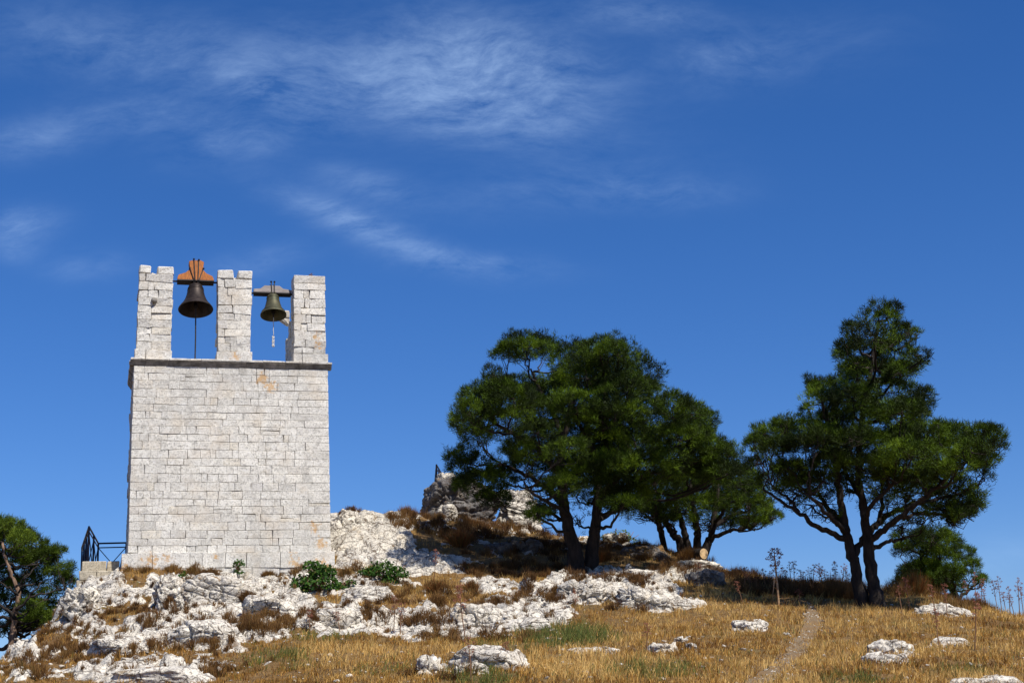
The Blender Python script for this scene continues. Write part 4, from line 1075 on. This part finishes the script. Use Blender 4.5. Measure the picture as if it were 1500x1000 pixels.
rock_thing('rock_slab', 'large smooth white slab below the middle of the tower', 322, 861, 62, 25, None, 17, box=.85, sub=6, rough=.5, lean=.04, cat='rock')
rock_thing('boulder', 'cracked grey and white boulder left of the large smooth slab', 247, 862, 26, 22, None, 18, rough=1.3, sub=5)
rock_thing('rock_outcrop', 'blocky white outcrop below the foot of the broad pine', 856, 866, 46, 22, None, 19, rough=1.3, sub=6, box=.6, cat='rock')
rock_thing('rock_outcrop', 'rounded white outcrop with a dark side right of the blocky one', 938, 876, 44, 20, None, 20, rough=1.2, sub=6, lean=.12, cat='rock')
rock_thing('rock', 'small white tail of rock at the right end of the rounded outcrop', 990, 886, 30, 8, None, 21, lean=.15)
rock_thing('rock_ledge', 'upright white ledge in the middle of the slope with a flat top', 700, 903, 48, 24, None, 22, box=.85, sub=6, rough=.7, cat='rock')
rock_thing('rock_ledge', 'long white ledge right of and below the upright ledge', 760, 915, 62, 13, None, 23, box=.7, sub=6, lean=-.05, cat='rock')
rock_thing('boulder', 'tall pale rock face leaning beside the right corner of the tower', 512, 778, 46, 42, 40.3, 24, box=.4, sub=6, lean=.35, rough=.9)
rock_thing('rock_outcrop', 'pale sloping rock running down right from the tall rock face', 578, 815, 58, 24, 38.9, 25, box=.5, sub=6, lean=.45, cat='rock')
rock_thing('rock_slab', 'dark grey tilted slab between the tower rock face and the broad pine', 612, 782, 44, 13, 41.2, 26, mat=M_ROCKG, lean=.38, box=.8, sub=5, rough=.6, cat='rock')
rock_thing('rock', 'row of jagged white rock above the dark grey tilted slab', 640, 785, 30, 9, 41.6, 27, lean=.3, rough=1.5)
rock_thing('rock', 'pale flat rock on the crest just right of the trunks of the broad pine', 902, 787, 22, 8, 42.2, 28)
rock_thing('rock_ledge', 'white flat ledge below right of the trunks of the broad pine', 940, 838, 34, 6, None, 29, lean=.2, cat='rock')
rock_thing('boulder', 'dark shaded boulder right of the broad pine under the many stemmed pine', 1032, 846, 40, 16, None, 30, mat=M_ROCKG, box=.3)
rock_thing('rock', 'pale crest rock in front of the sawn log', 1015, 826, 40, 8, None, 31)
rock_thing('rock', 'white crumbling rock at the left edge of the hill below the railing', 120, 876, 36, 22, None, 32, rough=1.5)
rock_thing('rock', 'flat white rock at lower left between brown tussocks', 175, 945, 52, 14, None, 33, lean=.0)
rock_thing('rock_ledge', 'long low white ledge along the bottom left of the hillside', 235, 985, 80, 13, None, 34, cat='rock')
rock_thing('rock_slab', 'broad white slab low in the middle left of the rock slope', 300, 925, 62, 19, None, 35, box=.6, sub=6, cat='rock')
rock_thing('rock', 'white rock with rounded top right of the broad low slab', 392, 886, 52, 17, None, 36, box=.5, sub=6)
rock_thing('rock', 'rounded white rock in the grass edge below the large leafy bush', 492, 902, 44, 16, None, 37, sub=5, box=.4)
rock_thing('rock', 'white rock under the small leafy bush right of the tower', 545, 868, 48, 12, None, 38, sub=5)
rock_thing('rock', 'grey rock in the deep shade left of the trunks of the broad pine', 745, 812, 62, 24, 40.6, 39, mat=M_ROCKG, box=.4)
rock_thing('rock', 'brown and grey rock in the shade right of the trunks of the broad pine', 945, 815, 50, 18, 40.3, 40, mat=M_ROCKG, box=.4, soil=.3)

def scatter_stones():
    pass

# sawn log on the crest
lp = hit(1028, 816); lp[2] += .12
lg = empty('sawn_log', lp, 'sawn log with a pale cut end under the many stemmed pine', 'log')
dv = np.array([-.55, .8, .02]); dv /= np.linalg.norm(dv); fr = np.array([.03, -.25, .02])
mb = MB(); pp = [fr + dv * t for t in (0, .25, .6, 1.0, 1.3)]
mb.tube(pp, [.15, .155, .15, .16, .14], 16); mb.build('bark', M_BARK, lg, True, math.radians(50))
mb = MB(); mb.tube([fr - dv * .006, fr + dv * .02], [.135, .135], 16); mb.build('cut_end', M_CUT, lg)

# ------------------------------------------------------------------ leafy bushes
def leafy(name, label, cat, centre, blobs, rs, leaf, dens, mat, stems=8, parent_group=None):
    root = empty(name, centre, label, cat, parent_group)
    V, T = [], []
    mb = MB()
    for (ox, oy, oz, a, b, h) in blobs:
        n = int(dens * a * h * 40)
        d = rs.normal(size=(n, 3)); d /= np.linalg.norm(d, axis=1)[:, None]; d[:, 2] = np.abs(d[:, 2]) * 1.0 - .15
        p = np.array([ox, oy, oz]) + d * np.array([a, b, h]) * (rs.uniform(.4, 1.0, n) ** .5 * (1 + .3 * noise3(d * 2.5 + ox * 3)))[:, None]
        nrm = d * .6 + np.array([0, -.1, .5]) + rs.normal(size=(n, 3)) * .5; nrm /= np.linalg.norm(nrm, axis=1)[:, None]
        t = np.cross(nrm, rs.normal(size=(n, 3))); t /= np.linalg.norm(t, axis=1)[:, None]; s = np.cross(nrm, t)
        L = leaf * rs.uniform(.6, 1.3, n)[:, None]
        q = np.stack([p - t * L * .5, p + s * L * .34 - t * L * .05 , p + t * L * .5 - nrm * L * .12, p - s * L * .34 - t * L * .05], 1)
        V.append(q.reshape(-1, 3)); T.append(np.repeat(np.clip(rs.normal(.5, .2, n) + .2 * d[:, 2], 0, 1), 4))
        for k in range(stems):
            e = np.array([ox, oy, oz]) + rs.normal(size=3) * np.array([a, b, h]) * .45; e[2] = abs(e[2])
            mb.tube([(ox * .3, oy * .3, -.1), (np.array([ox, oy, oz]) + e) / 2 * .8, e], [.014, .01, .005], 5)
    V = np.concatenate(V); T = np.concatenate(T)
    mb.build('stems', M_STALK, root, True)
    link('foliage', np_mesh('foliage', V, np.arange(len(V)).reshape(-1, 4), 4, False, {'tone': ('FLOAT', T)}), mat, root)
    return root
rs_b = np.random.RandomState(77)
c = hit(468, 866); leafy('leafy_bush', 'large dark green leafy bush below the right end of the tower', 'bush', c, [(0, 0, .05, .50, .4, .48), (-.42, 0, .0, .26, .25, .40), (.45, .05, -.08, .32, .25, .26), (.1, -.1, .34, .28, .25, .25), (-.15, .0, .48, .24, .2, .22), (.66, .1, .12, .14, .14, .14), (-.3, -.1, -.22, .22, .2, .2)], rs_b, .08, 95, M_BROADLEAF)
c = hit(560, 850); leafy('leafy_bush', 'smaller dark green leafy bush right of the tower corner', 'bush', c, [(0, 0, .1, .42, .3, .36), (-.34, 0, .1, .24, .2, .2), (.36, -.05, .05, .26, .2, .26), (.15, -.1, -.1, .24, .2, .2)], rs_b, .075, 95, M_BROADLEAF)
wx, wz = on_tower(349, 830, -.28); c = tloc(wx, -.28, wz - .02); leafy('leafy_plant', 'tiny bright green plant against the foot of the tower wall', 'plant', c, [(0, 0, .06, .16, .12, .17), (0, 0, -.12, .13, .1, .14)], rs_b, .06, 110, M_BROADLEAF, 4)
c = hit(350, 866); c[1] -= .25; leafy('leafy_plant', 'small green plant in a crack of the large smooth slab', 'plant', c, [(0, -.1, .05, .12, .1, .16)], rs_b, .06, 60, M_BROADLEAF, 4)
c = hit(268, 848); leafy('leafy_plant', 'small green plant in the rocks left of the large smooth slab', 'plant', c, [(0, 0, .05, .13, .1, .13)], rs_b, .06, 60, M_BROADLEAF, 4)
c = hit(906, 790, 36, 50); c = P(908, 792, c[1] + 2.2); leafy('green_shrub', 'green rounded shrub behind the crest between the two middle pines', 'shrub', c, [(0, 0, .05, .4, .35, .32), (.3, 0, -.12, .3, .3, .25), (-.3, 0, .0, .3, .3, .3)], rs_b, .07, 40, M_NEEDLEY)
tx, tz = on_tower(455.5, 403, .3); c = tloc(tx, .3, tz - .02); leafy('leafy_plant', 'tiny wild plant growing on top of the right pillar', 'plant', c, [(0, 0, .0, .08, .07, .08)], rs_b, .035, 120, M_SCRUB, 3)

# dry rusty shrubs: twiggy, countable
def twiggy(name, label, cat, c, rad, h, n, rs, mat, tone, group=None, droop=.0):
    V, T = [], []
    k = 3
    az_ = rs.uniform(0, 2 * math.pi, n); sp = rs.uniform(0, 1, n) ** .6
    b0 = np.stack([np.cos(az_) * sp * rad * .35, np.sin(az_) * sp * rad * .35, np.full(n, -.04)], 1)
    tip = np.stack([np.cos(az_) * sp * rad, np.sin(az_) * sp * rad, h * (1.05 - .5 * sp ** 2) * rs.uniform(.6, 1.1, n)], 1) + rs.normal(size=(n, 3)) * .03
    V, F_, T = blades(b0, tip, rs, .009, .05, tone, .18)
    me = np_mesh(name, V, F_, 3, False, {'tone': ('FLOAT', T)})
    o = link(name, me, mat); o.location = tuple(float(q) for q in c)
    return tag(o, label, cat, group)
def blades(b0, tip, rs, wid, bend, tone, tvar):
    n = len(b0)
    mid = (b0 + tip) / 2 + np.stack([rs.normal(size=n) * bend * .3, rs.normal(size=n) * bend * .3, np.abs(rs.normal(size=n)) * bend], 1)
    side = np.stack([np.cos(rs.uniform(0, 6.28, n)), np.sin(rs.uniform(0, 6.28, n)), np.zeros(n)], 1) if False else None
    a = rs.uniform(0, math.pi, n); side = np.stack([np.cos(a), np.sin(a), 0 * a], 1)
    w = (np.asarray(wid) * rs.uniform(.6, 1.3, n))[:, None] * .5
    V = np.stack([b0 - side * w, b0 + side * w, mid + side * w * .8, mid - side * w * .8, tip], 1).reshape(-1, 3)
    i = np.arange(n)[:, None] * 5
    F_ = np.concatenate([i + np.array([[0, 1, 2]]), i + np.array([[0, 2, 3]]), i + np.array([[3, 2, 4]])])
    T = np.repeat(np.clip(np.asarray(tone) + rs.normal(size=n) * tvar, 0, 1), 5)
    return V, F_, T
rs_t = np.random.RandomState(5)
for (px, py, r_, h_, lab) in [(672, 800, .5, .5, 'rusty brown dry shrub at the left edge of the deep shade'), (640, 868, .35, .3, 'rusty brown dry shrub on the white rocks below the pale sloping rock'), (690, 868, .2, .3, 'small rusty dry plant on the slope below the shaded hollow'),
                              (880, 822, .3, .3, 'rusty dry shrub at the foot of the broad pine right trunk'), (1010, 815, .4, .35, 'dry brown shrub left of the sawn log'), (1340, 872, .45, .6, 'rusty dry bush in front of the low rounded pine'), (300, 850, .25, .25, 'dry brown shrub left above the large smooth slab'), (362, 880, .25, .22, 'dry brown tuft under the green plant on the large slab')]:
    twiggy('dry_shrub', lab, 'shrub', hit(px, py), r_, h_, 900, rs_t, M_SCRUB, .88 if 'rusty' in lab else .4)

# ------------------------------------------------------------------ dry fennel
def make_fennel(rs, h, n_umb, pale):
    """stem, side stalks with round seed heads and a few dry leaf sheaths"""
    root = empty('fennel_stalk', (0, 0, 0), 'x', 'dry plant')
    lean = rs.normal(size=2) * .10 * h
    sp, sr = smooth_path([(0, 0, -.1), (lean[0] * .3, lean[1] * .3, h * .4), (lean[0] * .8, lean[1] * .8, h * .75), (lean[0], lean[1], h)], [.012, .011, .008, .004] if not pale else [.017, .014, .010, .005], 4)
    mb = MB(); mb.tube(sp, sr, 6)
    mb.build('stem', M_STALKP if pale else M_STALK, root, True)
    if pale:
        mb = MB()
        for k in range(5):
            z = rs.uniform(.02, .35) * h; a = rs.uniform(0, 6.28); L = rs.uniform(.1, .22)
            d = np.array([math.cos(a), math.sin(a), 0])
            p0 = np.array(sp[min(len(sp) - 1, int(z / h * len(sp)) + 1)])
            s = np.cross(d, [0, 0, 1]) * .013
            mb.add([p0 - s, p0 + s, p0 + d * .05 + s * 1.2 + np.array([0, 0, .06]), p0 + d * .05 - s * 1.2 + np.array([0, 0, .06]), p0 + d * .09 - np.array([0, 0, L])], [(0, 1, 2, 3), (3, 2, 4)], .5)
        mb.build('dry_leaves', M_STALKP, root)
    for k in range(n_umb):
        f = 1.0 if k == 0 else .45 + .53 * ((k + rs.uniform(-.3, .3)) / n_umb)
        p0 = np.array(sp[min(len(sp) - 1, int(f * (len(sp) - 1)))])
        a = k * 2.4 + rs.normal() * .5; L = 0.02 if k == 0 else rs.uniform(.05, .15) * (1.35 - .75 * f)
        e = p0 + np.array([math.cos(a) * L * .8, math.sin(a) * L * .8, L * rs.uniform(.5, 1.1)])
        u = MB(); u.tube([p0, (p0 + e) / 2 - np.array([0, 0, .012]), e], [.004, .003, .0025], 4)
        R_ = rs.uniform(.028, .052)
        for q in range(15):
            b_ = rs.uniform(0, 6.28); t = rs.uniform(.0, 1.0) ** .5
            tip = e + np.array([math.cos(b_) * R_ * t, math.sin(b_) * R_ * t, R_ * (1.1 - .9 * t * t) + rs.normal() * .006])
            u.tube([e, tip], [.0018, .0014], 3, cap=False)
            s = .009 * rs.uniform(.6, 1.3)
            u.add([tip + np.array(v_) * s for v_ in ((1, 0, 0), (-.5, .87, 0), (-.5, -.87, 0), (0, 0, .9), (0, 0, -.7))], [(0, 1, 3), (1, 2, 3), (2, 0, 3), (1, 0, 4), (2, 1, 4), (0, 2, 4)], .5)
        u.build('seed_head', M_UMBEL, root)
    return root
def copy_tree(o, parent=None):
    c_ = o.copy(); C.objects.link(c_); c_.parent = parent
    for ch in list(o.children): copy_tree(ch, c_)
    return c_
rs_f = np.random.RandomState(31)
FEN = [make_fennel(rs_f, 1.0, n_, False) for n_ in (10, 13, 8, 15)]
used = [False] * 4
def put_fennel(px, base_py, hpx, label, group, var, ymin=19, dY=0.0, rot=None, base=None):
    p = hit(px, base_py, ymin) if base is None else base
    if dY: p = p * ((p[1] + dY) / p[1]); p[2] = ground(p[0], p[1])
    ppm = F_PX / (p @ CF)
    o = FEN[var] if not used[var] else copy_tree(FEN[var]); used[var] = True
    o.location = tuple(float(q) for q in p); s = hpx / ppm
    o.scale = (max(.75, s) if s < 1 else s ** .5, max(.75, s) if s < 1 else s ** .5, s); o.rotation_euler = (rnd.gauss(0, .09), rnd.gauss(0, .09), rnd.uniform(0, 6.28) if rot is None else rot)
    o['label'] = label; o['group'] = group
    return o
g1_, g2_, g3_ = 'dry fennel along the crest left of the tall conical pine', 'dry fennel along the crest at the right edge', 'dry fennel in the foreground grass'
big = make_fennel(np.random.RandomState(8), 1.0, 22, True); p_ = hit(1141, 886); big.location = tuple(p_); big.scale = (1.6, 1.6, 1.12); tag(big, 'tallest dry fennel with a pale thick stem standing left of the tall conical pine', 'dry plant', g1_)
k = 0
for px, hp in [(1092, 42), (1100, 30), (1112, 26), (1123, 30), (1128, 34), (1152, 30), (1160, 46), (1166, 40), (1172, 34), (1178, 28), (1186, 44), (1190, 50), (1197, 36), (1204, 30), (1208, 40), (1213, 32), (1222, 40), (1227, 46), (1232, 34), (1241, 36), (1247, 28)]:
    put_fennel(px + rnd.uniform(-3, 3), 864, hp * rnd.uniform(.7, 1.15), 'short dry fennel in the row on the crest left of the tall conical pine', g1_, k % 4, 33, -.1); k += 1
for px, py, hp in [(1418, 884, 34), (1430, 886, 48), (1437, 888, 40), (1446, 890, 30), (1462, 895, 46), (1468, 897, 52), (1474, 899, 32), (1480, 899, 40), (1486, 902, 28), (1494, 905, 56), (1500, 906, 44)]:
    put_fennel(px, py, hp, 'dry fennel stalk with dark seed heads on the sloping crest at the right edge', g2_, k % 4, 30, -.1); k += 1
for px, py, hp, lab in [(1376, 952, 56, 'single thin dry fennel standing just left of the long flat white rock'), (1428, 952, 80, 'tall thin dry fennel right of the long flat white rock'), (1322, 900, 40, 'thin brown stalk right of the trunks of the tall conical pine'), (1333, 897, 48, 'leaning brown stalk second to the right of the conical pine trunks'), (1371, 905, 46, 'thin dry stalk behind the pale low ledge right of the conical pine'), (1388, 908, 50, 'thin dry stalk near the right end of the pale low ledge'),
                        (842, 918, 52, 'bent dry stalk with brown leaves in front of the blocky white outcrop'), (682, 938, 76, 'thin dry stalk in front of the upright white ledge'), (577, 926, 50, 'dry stalk at the grass edge below the small leafy bush'), (586, 930, 44, 'short dry stalk beside another in the middle grass edge'), (690, 1000, 62, 'dry stalk beside the pitted foreground rock'), (740, 975, 30, 'short dry stalk on the foreground wedge slab'),
                        (947, 955, 40, 'dry stalk with a yellow base by the low white rock in the middle foreground'), (454, 928, 34, 'dry brown stalk at the left end of the middle grass'), (1021, 862, 36, 'dry stalk in front of the dark shaded boulder'), (636, 850, 42, 'thin dry stalk on the pale sloping rock right of the tower'), (1088, 884, 32, 'short dry stalk in the grass right of the rounded outcrop'), (498, 926, 28, 'short brown stalk in the grass below the large leafy bush'), (1173, 888, 24, 'short brown stump of a dry stalk beside the tallest fennel')]:
    put_fennel(px, py, hp, lab, g3_, k % 4); k += 1

# ------------------------------------------------------------------ the path
def path_strip():
    cl = [(1186, 884, 5), (1190, 897, 15), (1190, 908, 22), (1185, 925, 24), (1174, 945, 26), (1158, 962, 28), (1140, 980, 30), (1118, 997, 34), (1092, 1012, 40)]
    ctr = []
    for (px, py, w) in cl:
        p = hit(px, py); ppm = F_PX / (p @ CF); ctr.append((p, w / ppm))
    pts, rad = smooth_path([q for q, _ in ctr], [r for _, r in ctr], 10)
    V = []; n = 15
    for k, (p, r) in enumerate(zip(pts, rad)):
        t = np.array(pts[min(k + 1, len(pts) - 1)]) - np.array(pts[max(k - 1, 0)]); t[2] = 0; t /= np.linalg.norm(t)
        s = np.array([t[1], -t[0], 0])
        for j in range(n):
            u = (j / (n - 1) * 2 - 1) * (.58 * r) * (1 + .25 * math.sin(k * .9 + (1 if j > 7 else 3)) )
            q = p + s * u
            V.append((q[0], q[1], 0))
    V = np.array(V); V[:, 2] = sample(HZ, V[:, 0], V[:, 1]) + .012 - .006 * 0
    m_ = len(pts); ii = np.arange(m_ * n).reshape(m_, n)
    Q = np.stack([ii[:-1, :-1].ravel(), ii[:-1, 1:].ravel(), ii[1:, 1:].ravel(), ii[1:, :-1].ravel()], 1)
    mt, t = new_mat('trodden_earth'); g = t.n('ShaderNodeNewGeometry').outputs['Position']
    a_ = t.noise(g, 3.0, 5, .6); b_ = t.noise(g, 22.0, 5, .7)
    col = t.mix(t.ramp(b_, [(.35, 0.0), (.7, 1.0)]), (.12, .082, .046), (.27, .205, .13))
    col = t.mix(t.ramp(a_, [(.4, 0.0), (.6, 1.0)]), col, (.20, .125, .058))
    finish(mt, t, col, .95, b_, .8, .03)
    o = link('footpath', np_mesh('footpath', V, Q, 4, True), mt); tag(o, 'stony trodden path climbing through the dry grass', 'path', kind='structure')
    return [(p[0], p[1], r) for p, r in zip(pts, rad)]
PATH = path_strip()
def near_path(x, y):
    d = np.full(len(x), 9.0)
    for (a, b, r) in PATH: d = np.minimum(d, np.sqrt((x - a) ** 2 + (y - b) ** 2) / (r * .55))
    return d
# loose stones on the path and in the grass: too many to count
rs_s = np.random.RandomState(9)
V, Fs, T = [], [], []
v2, f2_ = ico(1); nb = 0
def loose(x, y, r):
    global nb
    sc = np.array([1, rs_s.uniform(.6, 1), rs_s.uniform(.35, .7)]) * r
    a = rs_s.uniform(0, 6.28); R2 = np.array([[math.cos(a), -math.sin(a), 0], [math.sin(a), math.cos(a), 0], [0, 0, 1]])
    q = ((v2 + rs_s.normal(size=v2.shape) * .16) * sc) @ R2.T + np.array([x, y, ground(x, y) + r * .12])
    V.append(q); Fs.append(f2_ + nb); nb += len(q)
for k in range(420):
    i = rs_s.randint(len(PATH)); a, b, r = PATH[i]
    loose(a + rs_s.normal() * r * .3, b + rs_s.normal() * .25, rs_s.uniform(.008, .03))
for k in range(1500):
    px, py = rs_s.uniform(0, 1500), rs_s.uniform(845, 1000)
    p = hit(px, py)
    if near_path(np.array([p[0]]), np.array([p[1]]))[0] > 1: loose(p[0], p[1], .012 + .05 * rs_s.rand() ** 4)
me = np_mesh('loose_stones', np.concatenate(V), np.concatenate(Fs), 3, False, {'soil': ('FLOAT', np.zeros(nb))})
tag(link('loose_stones', me, M_ROCK), 'small loose stones strewn over the path and the slope', 'stones', kind='stuff')

# ------------------------------------------------------------------ dry grass and scrub
rs_g = np.random.RandomState(15)
def cand(n):
    # more candidates near the bottom of the frame, all within the ground the camera can see
    yy = 19.2 + (46 - 19.2) * rs_g.rand(n) ** 1.25
    half = yy * 0.36 + 1.2
    xx = rs_g.uniform(-1, 1, n) * half
    return xx, yy
gxx, gyy = cand(620000)
gzz = sample(HZ, gxx, gyy); grk = sample(HR, gxx, gyy)
px_, py_ = proj(np.stack([gxx, gyy, gzz], 1))
clump = fbm(np.stack([gxx * 3.2, gyy * 3.2, 0 * gxx], 1), 3); patch = fbm(np.stack([gxx * .5, gyy * .5, 0 * gxx + 7], 1), 3)
npth = near_path(gxx, gyy)
shade = sstep(1.25, .8, np.sqrt(((px_ - 800) / 190) ** 2 + ((py_ - 800) / 42) ** 2))
dens_ = sstep(.5, .2, grk + .25 * fbm(np.stack([gxx * 5, gyy * 5, 0 * gxx + 2], 1), 2)) * (.12 + .88 * sstep(-.22, .28, clump + .25 * fbm(np.stack([gxx * 7, gyy * 7, 0 * gxx + 1], 1), 2))) * (.42 + .58 * sstep(.3, 1.1, npth + .5 * fbm(np.stack([gxx * 3, gyy * 3, 0 * gxx + 5], 1), 2))) * (1 - .75 * shade)
dens_ *= np.where(px_ < 420, .8, 1.0) * np.where((py_ > 760) & (py_ < 1030) & (px_ > -40) & (px_ < 1540), 1, 0)
# none inside the tower or its terrace
lx_ = (gxx - T0[0]) * EX[0] + (gyy - T0[1]) * EX[1]; ly_ = (gxx - T0[0]) * EY[0] + (gyy - T0[1]) * EY[1]
dens_ *= np.where((lx_ > -1.1) & (lx_ < TW_W + .1) & (ly_ > -.08), 0, 1)
kp = rs_g.rand(len(gxx)) < dens_
gxx, gyy, gzz, clump, patch, px_, py_, npth = [q[kp] for q in (gxx, gyy, gzz, clump, patch, px_, py_, npth)]
n = len(gxx)
hgt = (.036 + .070 * sstep(-.3, .35, clump) + .05 * sstep(-.1, .3, patch)) * rs_g.uniform(.4, 1.3, n)
hgt *= np.where(rs_g.rand(n) < .03, 1.8, 1.0)
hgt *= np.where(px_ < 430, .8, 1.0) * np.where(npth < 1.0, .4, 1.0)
green = np.zeros(n)
for (cx, cy, rx, ry, a) in [(830, 935, 80, 15, 1.3), (400, 968, 60, 18, .7), (470, 930, 50, 14, .6), (700, 995, 60, 14, .9), (960, 985, 80, 14, .7), (1250, 998, 70, 10, .7), (740, 950, 60, 10, .5), (350, 930, 60, 14, .5), (230, 870, 80, 20, .35), (1420, 985, 60, 10, .4), (560, 985, 60, 10, .4)]:
    green = np.maximum(green, a * sstep(1.3, .4, np.sqrt(((px_ - cx) / rx) ** 2 + ((py_ - cy) / ry) ** 2)))
fine_ = noise3(np.stack([gxx * 9, gyy * 6, 0 * gxx + 3], 1))
olive = fbm(np.stack([gxx * .9, gyy * .9, 0 * gxx + 17], 1), 3)
tone = np.clip(.45 + .55 * clump + .7 * patch + .42 * fine_ + rs_g.normal(size=n) * .17, .02, .76)
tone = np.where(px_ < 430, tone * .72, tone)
green = green * sstep(-.25, .3, clump + .6 * fbm(np.stack([gxx * 2, gyy * 2, 0 * gxx + 23], 1), 3) + .12)
isg = rs_g.rand(n) < green * .8 + .03 + .07 * sstep(.05, .4, olive)
tone = np.where(isg, rs_g.uniform(.86, 1.0, n), tone)
hgt = np.where(isg, hgt * (1.1 + .7 * np.minimum(green, 1)), hgt)
az2 = rs_g.uniform(0, 6.28, n); ln = np.abs(rs_g.normal(size=n)) * .6
b0 = np.stack([gxx, gyy, gzz - .01], 1)
tip = b0 + np.stack([np.cos(az2) * ln * hgt + .12 * hgt, np.sin(az2) * ln * hgt, hgt], 1)
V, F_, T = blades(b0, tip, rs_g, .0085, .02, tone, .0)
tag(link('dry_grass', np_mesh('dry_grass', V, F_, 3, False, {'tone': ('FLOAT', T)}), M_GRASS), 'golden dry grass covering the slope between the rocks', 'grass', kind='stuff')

# low brown thyme-like scrub filling pockets of the rock and the crest
V_, F2_, T_ = [], [], []; nb = 0
def tussock(p, rad, h, n, tone, tv=.12, wid=.008):
    global nb
    a = rs_g.uniform(0, 6.28, n); sp = rs_g.rand(n) ** .6
    b = np.stack([np.cos(a) * sp * rad * .5, np.sin(a) * sp * rad * .5, np.zeros(n) - .03], 1)
    t_ = np.stack([np.cos(a) * sp * rad, np.sin(a) * sp * rad, h * (1.05 - .6 * sp ** 2) * rs_g.uniform(.55, 1.1, n)], 1) + rs_g.normal(size=(n, 3)) * .02
    xy = b[:, :2] + p[:2]
    gz_ = sample(HZ, xy[:, 0], xy[:, 1])
    off = np.stack([np.full(n, p[0]), np.full(n, p[1]), gz_ * .6 + p[2] * .4], 1)
    v_, f_, t2 = blades(b + off, t_ + off, rs_g, wid, .03, tone, tv)
    V_.append(v_); F2_.append(f_ + nb); T_.append(t2); nb += len(v_)
for (cx, cy, rx, ry, n_, tone_, hr) in [(190, 900, 70, 22, 24, .35, .14), (230, 880, 60, 22, 16, .35, .13), (330, 915, 50, 10, 16, .4, .16), (395, 912, 40, 12, 26, .45, .2), (100, 935, 60, 22, 24, .45, .15), (130, 960, 80, 14, 18, .5, .15), (40, 975, 50, 18, 16, .55, .17), (290, 850, 30, 14, 12, .4, .16), (280, 945, 70, 10, 18, .45, .16), (260, 838, 80, 5, 24, .62, .17), (410, 836, 70, 4, 16, .62, .14), (520, 842, 40, 8, 14, .62, .18),
                                        (620, 868, 80, 18, 30, .5, .2), (600, 905, 80, 14, 24, .35, .17), (560, 885, 60, 10, 14, .4, .14), (700, 880, 70, 10, 18, .5, .18), (760, 838, 100, 12, 60, .3, .2), (900, 850, 60, 8, 26, .35, .18), (800, 870, 40, 10, 14, .4, .17), (610, 760, 40, 14, 28, .45, .25), (680, 775, 60, 18, 36, .25, .28), (760, 800, 90, 26, 60, .2, .25), (720, 765, 50, 8, 20, .55, .25), (920, 805, 60, 16, 36, .3, .25), (1000, 830, 50, 14, 26, .35, .22), (960, 800, 30, 10, 16, .5, .22),
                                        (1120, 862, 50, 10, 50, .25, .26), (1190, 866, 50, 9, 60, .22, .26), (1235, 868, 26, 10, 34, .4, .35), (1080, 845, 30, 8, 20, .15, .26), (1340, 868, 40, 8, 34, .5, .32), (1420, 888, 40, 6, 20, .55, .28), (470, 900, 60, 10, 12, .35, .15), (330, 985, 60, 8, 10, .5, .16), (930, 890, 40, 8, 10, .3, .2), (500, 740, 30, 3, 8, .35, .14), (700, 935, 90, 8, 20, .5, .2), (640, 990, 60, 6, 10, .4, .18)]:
    for q in range(n_):
        a = rs_g.uniform(0, 6.28); r = rs_g.rand() ** .5
        p = hit(cx + math.cos(a) * r * rx, cy + math.sin(a) * r * ry)
        lx1 = (p - T0) @ EX; ly1 = (p - T0) @ EY
        if -1.1 < lx1 < TW_W + .1 and ly1 > -.1:
            p = p - EY * (ly1 + .14); p[2] = ground(p[0], p[1])
        pp_ = proj(p[None])
        if abs(pp_[0][0] - 349) < 17 and pp_[1][0] < 845: continue
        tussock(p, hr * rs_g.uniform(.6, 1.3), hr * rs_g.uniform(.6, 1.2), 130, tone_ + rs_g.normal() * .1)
for k in range(420):
    px, py = rs_g.uniform(60, 1010), rs_g.uniform(845, 985)
    p = hit(px, py); lx1 = (p - T0) @ EX; ly1 = (p - T0) @ EY
    if -1.2 < lx1 < TW_W + .2 and ly1 > -.1: continue
    if abs(px - 349) < 16 and py < 875: continue
    if sample(HR, p[0], p[1])[0] < .3 and px > 420: continue
    tussock(p, rs_g.uniform(.05, .13), rs_g.uniform(.05, .12), 60, rs_g.uniform(.2, .75))
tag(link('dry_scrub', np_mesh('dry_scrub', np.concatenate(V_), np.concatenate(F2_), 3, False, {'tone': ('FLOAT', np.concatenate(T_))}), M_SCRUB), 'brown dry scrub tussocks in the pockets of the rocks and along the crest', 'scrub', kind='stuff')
